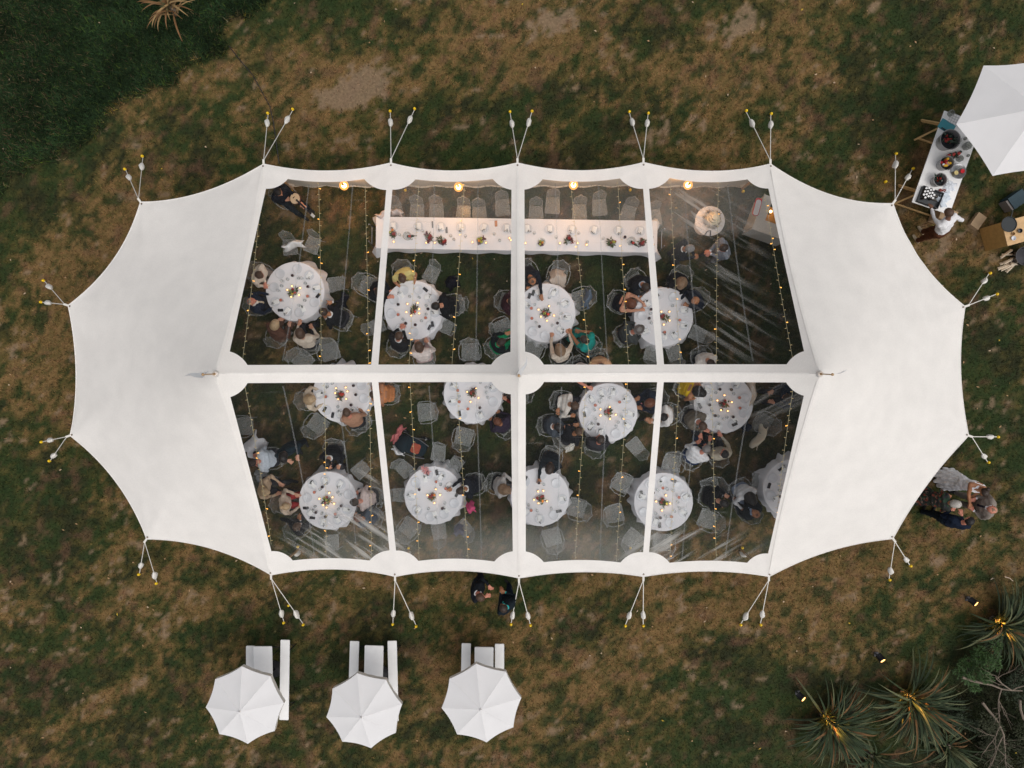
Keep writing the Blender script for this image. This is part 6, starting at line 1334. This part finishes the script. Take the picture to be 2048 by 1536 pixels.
# standing guests
PP((1379, 497), (1440, 505), 'person in black suit standing by the cake table', pose='stand', top=(.010, .013, .016), hair='grey', skin='tan', collar=(.7, .7, .7), lh=(1389, 509, 1.15), rh=(1390, 513, 1.12), girth=1.18, lean=4)
PP((1447, 496), (1385, 515), 'person in grey suit and white shirt standing by the cake table', pose='stand', top=(.20, .22, .26), bottom=(.18, .19, .22), hair='dark', shirt=(.72, .72, .74), skin='pink', lh=(1421, 507, 1.15), rh=(1420, 502, 1.15), lean=5)
PP((961, 1194), (1010, 1210), 'person in black suit with white collar standing outside the marquee', pose='stand', top=(.010, .012, .016), bottom=(.012, .013, .018), hair='brown', skin='pink', collar=(.72, .72, .72), girth=1.22, lean=4)
PP((1007, 1216), (985, 1190), 'person in navy jacket and teal shirt standing outside the marquee', pose='stand', top=(.009, .012, .022), bottom=(.010, .016, .030), hair='dark', skin='tan', shirt=(.03, .36, .36), lh=(1002, 1181, 1.05), girth=1.22, lean=4)
PP((1968, 984), (1950, 1032), 'person in white wedding dress bending to greet guests', pose='stand', top=(.86, .85, .87), dress=True, sleeves='none', hair='dark', style='bun', skin='tan', rh=(1938, 1025, 1.15), lh=(1945, 993, 1.1), lean=0, scale=1.05, shoes=(.6, .6, .6))
PP((1912, 1008), (1960, 1005), 'person in dark floral dress with pale hair', pose='stand', top=(.03, .03, .03), dress=True, hair='white', style='bob', skin='tan', print_='floral', scale=.95, lean=6)
PP((1938, 1042), (1960, 1000), 'black haired person in navy jacket in the greeting group', pose='stand', top=(.009, .014, .028), bottom=(.01, .012, .02), hair='black', skin='pink', girth=1.18, lean=8)
PP((1984, 1019), (1935, 1010), 'balding person in grey brown jacket in the greeting group', pose='stand', top=(.22, .19, .165), bottom=(.16, .14, .12), hair='light', style='bald', skin='pink', shirt=(.72, .72, .75), tie=(.02, .02, .035), girth=1.22, lean=10)
PP((1897, 426), (1868, 385), 'person in white shirt and brown trousers bending over the bottle crate', pose='stand', top=(.68, .67, .68), bottom=(.085, .032, .016), hair='brown', skin='brown', lh=(1854, 400, 1.0), rh=(1918, 436, 1.1), lean=26, shoes=(.42, .34, .24), girth=1.1)
# musician with banjo
mz = PP((556, 384), (615, 430), 'person in black seated playing a banjo', top=(.008, .010, .016), bottom=(.010, .014, .022), hair='black', lh=(610, 414, .92), rh=(572, 400, .85), collar=(.25, .01, .03), girth=1.2, lean=2)
q = P(591, 397, 1.02); bj = thing('banjo', 'banjo with round cream skin and dark neck held by the musician', 'banjo', (q.x, q.y, .98), math.atan2(P(622, 425, .8).y - q.y, P(622, 425, .8).x - q.x))
m = MB(); m.lathe([(.135, 0), (.145, .01), (.145, .05), (.136, .055)], 28, cap=False); m.lathe([(.0, .0), (.135, 0)], 28, cap=False); link('rim', m.mesh('rim', mat('banjo_wood', (.10, .035, .02), .3)), bj)
m = MB(); m.lathe([(.137, .052), (0, .0525)], 28, cap=False); link('skin', m.mesh('skin', mat('banjo_skin', (.62, .46, .30), .5, .05)), bj)
m = MB(); m.box((.33, 0, .062), (.56, .045, .022)); link('neck', m.mesh('neck', PHON, False), bj); m = MB(); m.box((.66, 0, .060), (.12, .07, .016)); link('headstock', m.mesh('headstock', mat('headstock_silver', (.5, .5, .5), .4), False), bj); m = MB(); m.box((-.04, 0, .06), (.012, .06, .015)); link('bridge', m.mesh('bridge', PHON, False), bj)
bj.rotation_euler = (rad(8), rad(-6), bj.rotation_euler[2])

# =================================================================== PLANTS AND UPLIGHTS
LEAFA = mat('flax_leaf', (.034, .052, .022), .42, .4, 6, spec=.35); LEAFB = mat('flax_leaf_pale', (.12, .13, .062), .42, .35, 6, spec=.35); LEAFD = mat('flax_leaf_dead', (.17, .09, .035), .7, .3, 8); BARK = mat('bark_grey', (.19, .15, .115), .85, .35, 20)
def flax(px, n, R, label, seed, bias=None, hgt=.55, lit=None):
    r = random.Random(seed); c = P(px[0], px[1], 0); o = thing('flax_plant', label, 'plant', (c.x, c.y, 0)); shapes = []
    for k in range(n):
        a = r.uniform(0, 2 * PI); 
        if bias is not None and r.random() < .5: a = bias + r.gauss(0, .75)
        if lit is not None and abs((a - lit + PI) % (2 * PI) - PI) < .7 and r.random() < .9: a = bias + r.gauss(0, .8) if bias is not None else lit + PI + r.gauss(0, .9)
        l = R * r.uniform(.55, 1.15); el = r.uniform(.25, 1.25); w = r.uniform(.04, .072); m = MB(); vs_ = []; N = 9; p = Vector((r.uniform(-.1, .1), r.uniform(-.1, .1), r.uniform(.05, .45))); d = el; twist = r.uniform(-.3, .3)
        for i in range(N + 1):
            t = i / N; ww = w * min(1, 3 * t + .35) * (1 - t ** 2.5) + .002; sd_ = Vector((-math.sin(a + twist * t), math.cos(a + twist * t), 0)); up = Vector((0, 0, ww * .35)); vs_ += [p + sd_ * ww / 2 + up, p, p - sd_ * ww / 2 + up]
            d -= (.05 + .22 * t) * r.uniform(.7, 1.2); p = p + Vector((math.cos(a) * math.cos(d), math.sin(a) * math.cos(d), math.sin(d))) * (l / N)
            if p.z < .03: p.z = .03
        m.add(vs_, [(3 * i, 3 * i + 1, 3 * i + 4, 3 * i + 3) for i in range(N)] + [(3 * i + 1, 3 * i + 2, 3 * i + 5, 3 * i + 4) for i in range(N)])
        link('leaf', m.mesh('leaf', LEAFA if r.random() < .62 else LEAFB if r.random() < .72 else LEAFD), o)
    for k in range(26):
        a = r.uniform(0, 2 * PI); el = r.uniform(.7, 1.4); l = r.uniform(.22, .45); m = MB(); m.leaf((.05 * math.cos(a), .05 * math.sin(a), .36), (math.cos(a) * math.cos(el), math.sin(a) * math.cos(el), math.sin(el)), l, .045, up=.1); link('heart_leaf', m.mesh('heart_leaf', LEAFB, False), o)
    m = MB(); m.tube([(0, 0, -.02), (.02, .01, .2), (.0, .03, .42)], .10, 10, r1=.06); link('stem', m.mesh('stem', BARK), o)
    return o
flax((1646, 1428), 230, 1.35, 'spiky flax plant lit from beside, nearest the picnic sets', 1, rad(-30), lit=rad(143)); flax((1806, 1385), 240, 1.55, 'spiky flax plant whose leaves fan away from its spotlight', 2, rad(-65), lit=rad(122)); flax((1985, 1238), 190, 1.3, 'spiky flax plant higher up beside the round shrub', 3, lit=rad(137))
flax((1730, 1500), 80, 1.2, 'low unlit flax clump behind the lit flax', 4, rad(-70)); flax((1880, 1480), 70, 1.2, 'unlit flax clump beside bare branches', 6, rad(-60))
o = flax((352, 26), 60, .85, 'dry straw coloured flax tuft in the long grass', 5, rad(70))
for ch in o.children:
    if ch.name.startswith('leaf'): ch.data.materials[0] = LEAFD if random.random() < .7 else mat('straw', (.30, .20, .09), .8)
def shrub(px, R, n, label, seed, mt, zc=.5, lw=(.05, .10)):
    r = random.Random(seed); c = P(px[0], px[1], 0); o = thing('shrub', label, 'shrub', (c.x, c.y, 0)); m = MB()
    cl = [(r.gauss(0, R * .42), r.gauss(0, R * .42), zc + r.uniform(-.2, .3)) for _ in range(22)]
    for k in range(n):
        q = r.choice(cl); d = Vector((r.gauss(0, 1), r.gauss(0, 1), r.gauss(.25, 1))).normalized(); s = R * .22 * r.uniform(.5, 1.1); p = Vector(q) + d * s
        if p.z < .02: p.z = .02 + r.random() * .1
        m.leaf(p, d + Vector((r.gauss(0, .5), r.gauss(0, .5), r.gauss(0, .4))), r.uniform(*lw), r.uniform(.018, .035))
    f = link('crown', m.mesh('crown', mt, False), o); f['kind'] = 'stuff'
    for k in range(7):
        q = cl[k]; m = MB(); m.tube([(0, 0, 0), (q[0] * .4, q[1] * .4, q[2] * .5), q], .018, 5, r1=.006); link('stem', m.mesh('stem', BARK), o)
SHG = mat('shrub_green', (.040, .085, .020), .5, .4, 14); SHD = mat('shrub_dark', (.020, .032, .012), .6, .45, 10); SHO = mat('shrub_olive', (.036, .042, .018), .7, .5, 12)
shrub((1935, 1318), .55, 2600, 'round bright green shrub between the flax plants', 1, SHG); shrub((1990, 1480), .95, 3200, 'dark tangled shrub around the bare branches', 2, SHO, .45); shrub((2035, 1345), .7, 2200, 'dark low shrub beside the round green shrub', 3, SHD, .4); shrub((1900, 1420), .5, 1500, 'small dark shrub between flax and bare branches', 4, SHD, .3); shrub((2030, 1255), .6, 1500, 'dark shrub behind the upper flax', 5, SHD, .35)
# bare branches
r = random.Random(8); br = thing('fallen_branch', 'bare grey forked branch lying in the scrub', 'branch'); 
def limb(a, d, l, rr, dep):
    a = Vector(a); pts = [a]; d = Vector(d).normalized()
    for i in range(6): d = (d + Vector((r.gauss(0, .16), r.gauss(0, .16), r.gauss(0, .06)))).normalized(); pts.append(pts[-1] + d * l / 6)
    m = MB(); m.tube(pts, rr, 6, r1=rr * .45); link('limb' if dep < 2 else 'twig', m.mesh('limb', BARK), br)
    if dep < 3:
        for k in range(3): j = r.randint(2, 6); limb(pts[j], d + Vector((r.gauss(0, .7), r.gauss(0, .7), r.gauss(.1, .2))), l * .58, rr * .5, dep + 1)
for px, d in (((1925, 1355), (1, -.9, .05)), ((1965, 1405), (.6, -1, .05)), ((2040, 1400), (-.2, -1, .1))): q = P(px[0], px[1], .75); limb(q, d, 1.5, .035, 0)
# uplights
LED = mat_emit('led_chip', (1.0, .50, .14), 6.0, False)
for (px, tx, nm) in (((1604, 1396), (1640, 1425), 'nearest the picnic sets'), ((1764, 1318), (1796, 1368), 'standing clear on the lawn'), ((1950, 1205), (1980, 1232), 'beside the upper flax plant')):
    p = P(px[0], px[1], .34); tgt_ = P(tx[0], tx[1], .42); d = (tgt_ - p); az = math.atan2(d.y, d.x)
    rt = thing('spotlight', 'black garden spotlight with lit warm LEDs, ' + nm, 'spotlight', (p.x, p.y, 0)); body = link('lamp_body', None, None); bpy.data.objects.remove(body)
    axis = Vector((math.cos(az) * .62, math.sin(az) * .62, .62)).normalized(); m = MB(); M = axis.to_track_quat('Z', 'X').to_matrix()
    def tv(v): return M @ Vector(v) + Vector((0, 0, .26))
    a = MB(); a.lathe([(.05, -.10), (.085, -.09), (.09, .06), (.098, .07), (.098, .10), (.088, .10), (.086, .075), (0, .07)], 18, cap=False); a.v = [tuple(tv(v)) for v in a.v]; hd = link('lamp_head', a.mesh('lamp_head', LEGST), rt)
    for k in range(8):
        aa = 2 * PI * k / 7; x, y = (0, 0) if k == 7 else (.052 * math.cos(aa), .052 * math.sin(aa)); b = MB(); b.ball(tuple(tv((x, y, .080))), .019, 8, 6); link('led', b.mesh('led', LED), hd)
    s = MB(); s.tube([(0, 0, -.03), (0, 0, .22)], .014, 6); s.box((0, 0, .012), (.12, .12, .02)); link('spike', s.mesh('spike', LEGST), rt)
    l = bpy.data.lights.new('uplight', 'SPOT'); l.energy = 520; l.color = (1.0, .46, .10); l.spot_size = rad(42); l.spot_blend = .6; l.shadow_soft_size = .05
    lo = bpy.data.objects.new('uplight', l); COL.objects.link(lo); lo.parent = rt; src = tv((0, 0, .14)); lo.location = src; dd = tgt_ - (Vector((p.x, p.y, 0)) + src); lo.rotation_euler = dd.to_track_quat('-Z', 'Y').to_euler()
# warm candle glow on the guest tables
for k, c in TAB.items():
    l = bpy.data.lights.new('candle_glow', 'POINT'); l.energy = .30; l.color = (1.0, .55, .25); l.shadow_soft_size = .04; o = bpy.data.objects.new('candle_glow', l); COL.objects.link(o); o.location = (c.x + .06, c.y - .05, .90)
# cable on the lawn and twigs
pts = [P(x, y, .03) for x, y in ((458, 92), (478, 118), (505, 150), (522, 180), (540, 213), (547, 245), (553, 290), (560, 340))]
m = MB(); fine = []
for i in range(len(pts) - 1):
    for s in np.linspace(0, 1, 5)[:-1]: fine.append(pts[i].lerp(pts[i + 1], s))
m.tube(fine, .012, 5); tag(link('power_cable', m.mesh('power_cable', PHON), None), 'black power cable running from the long grass to the marquee', 'cable')
for px, l, a, lb in (((2018, 1158), .25, -.5, 'curved pale stick on the lawn near the upper flax'), ((1985, 1158), .1, .4, 'small pale chip of wood on the lawn near the upper flax')):
    q = P(*px, .03); m = MB(); m.tube([(-l / 2, 0, 0), (0, .03, .01), (l / 2, 0, 0)], .014, 5, r1=.008); tag(link('stick', m.mesh('stick', mat('pale_stick', (.55, .42, .32), .8)), None, q, a), lb, 'stick')

# fallen leaves scattered over the lawn
n = 240; m = MB(); r = random.Random(21)
for k in range(n):
    x, y = r.uniform(-15, 15), r.uniform(-11, 11); a = r.uniform(0, 6.28); m.leaf((x, y, gz(x, y) + .035), (math.cos(a), math.sin(a), .1), r.uniform(.04, .10), r.uniform(.025, .05), mi=r.choice((0, 0, 1, 1, 2)))
o = tag(link('fallen_leaves', m.mesh('fallen_leaves', [mat('leaf_fallen_tan', (.36, .22, .11), .7), mat('leaf_fallen_pale', (.45, .33, .22), .7), mat('leaf_fallen_yellow', (.45, .30, .03), .7)], False)), 'tiny fallen leaves scattered over the lawn', 'leaves', kind='stuff')
